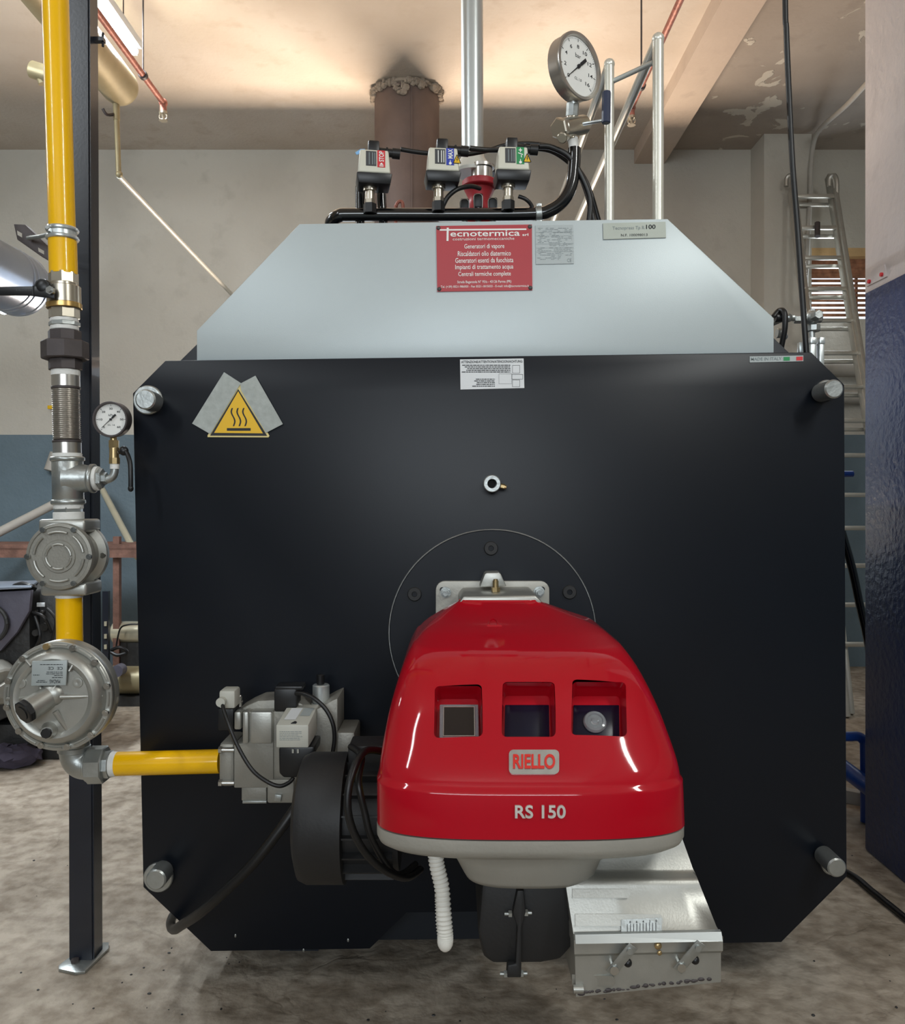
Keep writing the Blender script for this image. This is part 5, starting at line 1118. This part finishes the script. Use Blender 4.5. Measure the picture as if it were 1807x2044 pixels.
# old brass coloured vessel with drain pipe
ct = P(238, 172, 5.1); rv_ = L(37, 5.1)
t = thing('hanging_vessel', 'brass coloured cylindrical vessel hung under the ceiling at upper left', 'vessel', ct)
m = MB(); m.lathe([(rv_, -1.9), (rv_, 0), (rv_ * .93, rv_ * .32), (rv_ * .72, rv_ * .62), (rv_ * .4, rv_ * .8), (0, rv_ * .86)], ct, (0, 1, 0), 40, cap1=False); put('vessel_shell', m, M['oldbrass'], t)
m = MB()
for d_ in (-1.5, -.4): m.cyl(ct + V(0, d_, rv_ * .9), V(ct.x, ct.y + d_, CZ), .008, seg=8)
put('hanger_rod', m, M['iron'], t)
m = MB(); m.cyl(P(232, 205, 5.1), P(233, 240, 5.1), .019, seg=14); m.cyl(P(233, 238, 5.1), P(237, 346, 5.1), .0155, seg=14); m.sph(P(238, 348, 5.1), .021, (1, 1, 1), 14, 8); put('drain_pipe', m, M['oldbrass'], t)
m = MB(); m.tube([P(230, 228, 5.1), P(214, 229, 5.05), P(205, 217, 5.03)], .009, 8, 4); put('drain_cock', m, M['iron'], t)
a = P(238, 352, 5.1); b = P(462, 587, 7.16); m = MB(); m.cyl(a, a + (b - a) * 1.0, .0165, seg=14); put('outlet_pipe', m, M['palepipe'], t, label='pale pipe sloping back to the wall')
m = MB(); m.cylb(P(62, 138, 4.9), P(100, 150, 4.9), L(17, 4.9), .006, 20); m.cyl(P(78, 150, 4.9), P(84, 168, 4.9), .02, seg=10)
m.cyl(P(100, 150, 4.9), P(150, 160, 4.9), .04, seg=14); put('side_nozzle', m, M['oldbrass'], t)
# sprinkler pipes
def sprinkler(label, xe, Ye_, y0, hy, drop):
    z = CAMZ + 2.3; t = thing('sprinkler_pipe', label, 'pipe', (xe, Ye_, z))
    m = MB(); m.cyl((xe, y0, z), (xe, Ye_, z), .0165, seg=12); put('pipe_body', m, M['copper'], t)
    m = MB(); m.cyl((xe, hy, z), (xe, hy, CZ), .005, seg=6); m.cylb((xe, hy - .015, z), (xe, hy + .015, z), .024, .003, 12); put('hanger_rod', m, M['iron'], t)
    m = MB(); m.sph((xe, Ye_, z), .025, (1, 1, 1), 12, 8); m.cyl((xe, Ye_, z), (xe, Ye_, z - .05), .019, seg=10); put('pipe_elbow', m, M['copper'], t)
    m = MB(); m.cyl((xe, Ye_, z - .05), (xe, Ye_, z - .065), .024, seg=10); m.cyl((xe, Ye_, z - .065), (xe, Ye_, z - .10), .008, seg=8); m.lathe([(.024, 0), (.024, .004)], (xe, Ye_, z - .10), (0, 0, -1), 14)
    for s_ in (-1, 1): m.tube([(xe + s_ * .018, Ye_, z - .065), (xe + s_ * .022, Ye_, z - .085), (xe + s_ * .008, Ye_, z - .10)], .004, 6, 3)
    put('sprinkler_head', m, M['nickel'], t)
sprinkler('reddish sprinkler pipe at upper left ending in a sprinkler head', (326 - CX) * 4.92 / F, 4.92, 2.6, 4.6, 1)
sprinkler('reddish sprinkler pipe seen between the handrail bars', (1261 - CX) * 4.98 / F, 4.98, 2.6, 4.72, 1)
# ------------------------------------------------------------------ back left floor: bench, poles, machinery
t = thing('steel_bench', 'low rusty brown steel bench before the blue painted wall', 'bench', G(200, 1378))
yb = 6.2
m = MB(); a = P(-120, 1094, yb); b = P(420, 1094, yb); m.box((a + b) / 2 + V(0, .15, .01), (b.x - a.x, .45, .04)); put('bench_top', m, M['rust'], t)
m = MB(); m.box((a + b) / 2 + V(0, -.05, -.03), (b.x - a.x, .05, .07)); put('front_rail', m, M['rust'], t)
for px in (-60, 234, 400):
    c = P(px, 1180, yb); m = MB(); m.box((c.x, yb + .0, (c.z + .10) / 1 * .5 + .20), (.045, .045, 1.04)); put('bench_leg', m, M['rust'], t)
m = MB(); m.cyl(G(-55, 1362) + V(0, 0, 1.02) if False else P(-60, 1092, 6.4), P(150, 985, 6.9), .035, seg=12); tag(put('leaning_pole', m, M['flexgrey'], loc=P(40, 1040, 6.5)), 'dull brown pipe leaning against the wall behind the bench', 'pole')
m = MB(); m.cyl(P(203, 975, 7.0), P(275, 1112, 6.35), .026, seg=12); tag(put('leaning_pole', m, M['cream'], loc=P(256, 1080, 6.5)), 'pale yellow pole leaning on the wall beside the black post', 'pole')
m = MB(); m.cyl(P(100, 940, 7.12), P(112, 905, 7.15), .05, seg=14); tag(put('wall_pipe_stub', m, M['flexgrey'], loc=P(105, 950, 7.1)), 'pale bent pipe stub on the wall behind the tee', 'pipe')
m = MB(); m.box(P(103, 813, 7.15), (L(14, 7.15), .03, L(7, 7.15)), bev=.004); tag(put('wall_hook', m, M['signyellow'], loc=P(103, 813, 7.15)), 'small yellow hook on the wall beside the bellows', 'hook')
# machine with violet grey sheet panel
t = thing('scrap_machine', 'grey violet sheet metal machine at the left edge behind the regulator', 'machine', G(20, 1530))
m = MB(); m.prism([P(*q, 4.5) for q in ((-90, 1186), (62, 1178), (58, 1220), (34, 1262), (0, 1300), (-90, 1330))], (0, .03, 0), .004); put('side_panel', m, M['purple'], t)
m = MB(); m.prism([P(-90, 1182, 4.45), P(62, 1174, 4.45), P(78, 1162, 5.1), P(-60, 1166, 5.1)], (0, 0, .012), .002); put('top_sheet', m, M['tank'], t)
m = MB(); m.arc(P(-22, 1245, 4.48), (1, 0, 0), (0, 0, 1), L(36, 4.48), 0, 2 * math.pi, .012, 32, 8); m.cyl(P(-22, 1245, 4.497), P(-22, 1245, 4.485), L(34, 4.48), seg=32); put('round_opening', m, M['engine'], t)
m = MB(); m.prism([P(*q, 4.56) for q in ((-90, 1180), (58, 1180), (60, 1300), (40, 1420), (-90, 1480))], (0, .6, 0), .01); put('machine_body', m, M['engine'], t)
m = MB(); m.box(V(P(-10, 1400, 4.6).x, 4.9, .09), (.4, .5, .18), bev=.01); put('machine_foot', m, M['engine'], t)
m = MB(); m.cylb(P(-12, 1350, 4.50), P(8, 1372, 4.40), .10, .01, 20); m.cylb(P(10, 1375, 4.42), P(14, 1380, 4.36), .05, .005, 6); put('pump_body', m, M['alu_dark'], t)
for k, (a, b, c_) in enumerate((((66, 1222), (88, 1232), (103, 1262)), ((70, 1230), (80, 1270), (66, 1300)), ((95, 1215), (112, 1240), (100, 1290)))):
    m = MB(); m.tube([P(*a, 4.5), P(*b, 4.46), P(*c_, 4.5)], .008, 8, 5); put('hose_piece', m, M['rubber'], t)
e = thing('old_engine', 'dark oily engine block with hoses beside the yellow pipe', 'engine', G(90, 1500))
m = MB(); a = P(80, 1180, 4.62); b = P(124, 1180, 4.62); m.box(((a.x + b.x) / 2, 4.8, .46), (b.x - a.x, .4, .92), bev=.02); put('engine_block', m, M['engine'], e)
for (x, y, r) in ((74, 1221, 4), (88, 1221, 4), (92, 1250, 9), (75, 1262, 7)):
    c = P(x, y, 4.60); m = MB(); m.cylb(c, c + V(0, -.03, 0), L(r, 4.6), .003, 12); put('engine_bolt', m, M['engine'], e)
m = MB(); m.box(P(82, 1207, 4.59), (L(16, 4.6), .01, L(8, 4.6)), bev=.001); put('data_tag', m, M['paper'], e)
m = MB(); m.tube([P(30, 1172, 4.6), P(45, 1168, 4.58), P(60, 1172, 4.56), P(68, 1174, 4.58)], .02, 8, 5); put('intake_hose', m, M['rubber'], t)
# slotted black rack, cream tank, brass tank
t = thing('slotted_upright', 'black slotted steel upright seen just right of the post', 'upright', G(212, 1400))
m = MB(); a = P(212, 1180, 5.95); m.box((a.x, 5.95, a.z / 2), (L(12, 5.95), .03, a.z)); put('upright_bar', m, M['post'], t)
for y in (1245, 1270, 1291): m = MB(); m.box(P(211, y, 5.93), (L(5, 5.95), .012, L(9, 5.95))); put('upright_slot', m, M['cream'], t)
t = thing('cream_tank', 'pale cream horizontal tank under the rusty bench', 'tank', G(300, 1376))
a = P(218, 1266, 6.15); m = MB(); m.lathe([(.0, -.02), (.06, -.015), (.078, 0), (.080, .02), (.080, .9)], (a.x, 6.25, a.z), (1, 0, 0), 32, cap0=False); put('tank_shell', m, M['cream'], t)
m = MB(); m.box((a.x + .3, 6.25, (a.z - .07) / 2), (.5, .1, a.z - .07)); put('tank_cradle', m, M['engine'], t)
m = MB(); m.tube([P(232, 1290, 6.1), P(240, 1255, 6.12), P(256, 1247, 6.12), P(275, 1246, 6.12)], .006, 8, 5); put('tank_wire', m, M['rubber'], t)
t = thing('brass_drum', 'dull brass drum lying on floor below the cream tank', 'drum', G(300, 1395))
a = P(214, 1325, 5.9); m = MB(); m.lathe([(.07, 0), (.095, .01), (.098, .04), (.095, .06), (.095, .8)], (a.x, 5.9, .16), (1, 0, 0), 32); put('drum_shell', m, M['oldbrass'], t)
m = MB(); m.box((a.x + .4, 5.9, .032), (.7, .2, .064)); put('drum_sled', m, M['engine'], t)
m = MB(); c = P(233, 1340, 5.7); m.cyl(c, c + V(0, .08, 0), L(12, 5.7), seg=20); put('end_cap', m, M['purple'], t)
m = MB(); m.tube([P(222, 1298, 5.76), P(240, 1292, 5.75), P(254, 1302, 5.76), P(235, 1308, 5.75), P(222, 1302, 5.76)], .012, 8, 5); put('hose_coil', m, M['rubber'], t)
# cloth, sticks and grit on the floor
m = MB(); c = G(15, 1528); m.sph(c + V(0, 0, .05), .16, (1.1, .7, .34), 24, 14)
rnd = random.Random(8)
for v in m.bm.verts:
    v.co += V(rnd.uniform(-.012, .012), rnd.uniform(-.012, .012), rnd.uniform(-.012, .012))
    v.co.z = max(v.co.z, .002)
tag(put('rag_heap', m, M['cloth'], loc=c), 'dark violet rag heap lying on floor at left edge', 'rag')
for k, (a, b, lb_) in enumerate((((-10, 1452), (46, 1462), 'thin dark stick on floor beside the violet rag'), ((-5, 1490), (60, 1478), 'brown stick on floor just behind the violet rag'))):
    m = MB(); m.tube([G(*a, .02), G((a[0] + b[0]) / 2, (a[1] + b[1]) / 2 - 3, .03), G(*b, .02)], .014, 8, 4); tag(put('stick', m, M['rust'], loc=G(*a)), lb_, 'stick')
m = MB(); rnd = random.Random(21)
for k in range(60):
    px = rnd.uniform(0, 1807); py = rnd.choice((rnd.uniform(1650, 2044), rnd.uniform(1880, 2044)))
    if 250 < px < 1700 and py < 1890: continue
    c = G(px, py); r = rnd.uniform(.0015, .004); m.sph(c + V(0, 0, r * .4), r, (rnd.uniform(.8, 1.8), rnd.uniform(.8, 1.5), .7), 6, 4)
o = put('floor_grit', m, M['engine'], loc=(0, 2.4, 0)); o['kind'] = 'stuff'; o['label'] = 'scattered dark grit on the floor'
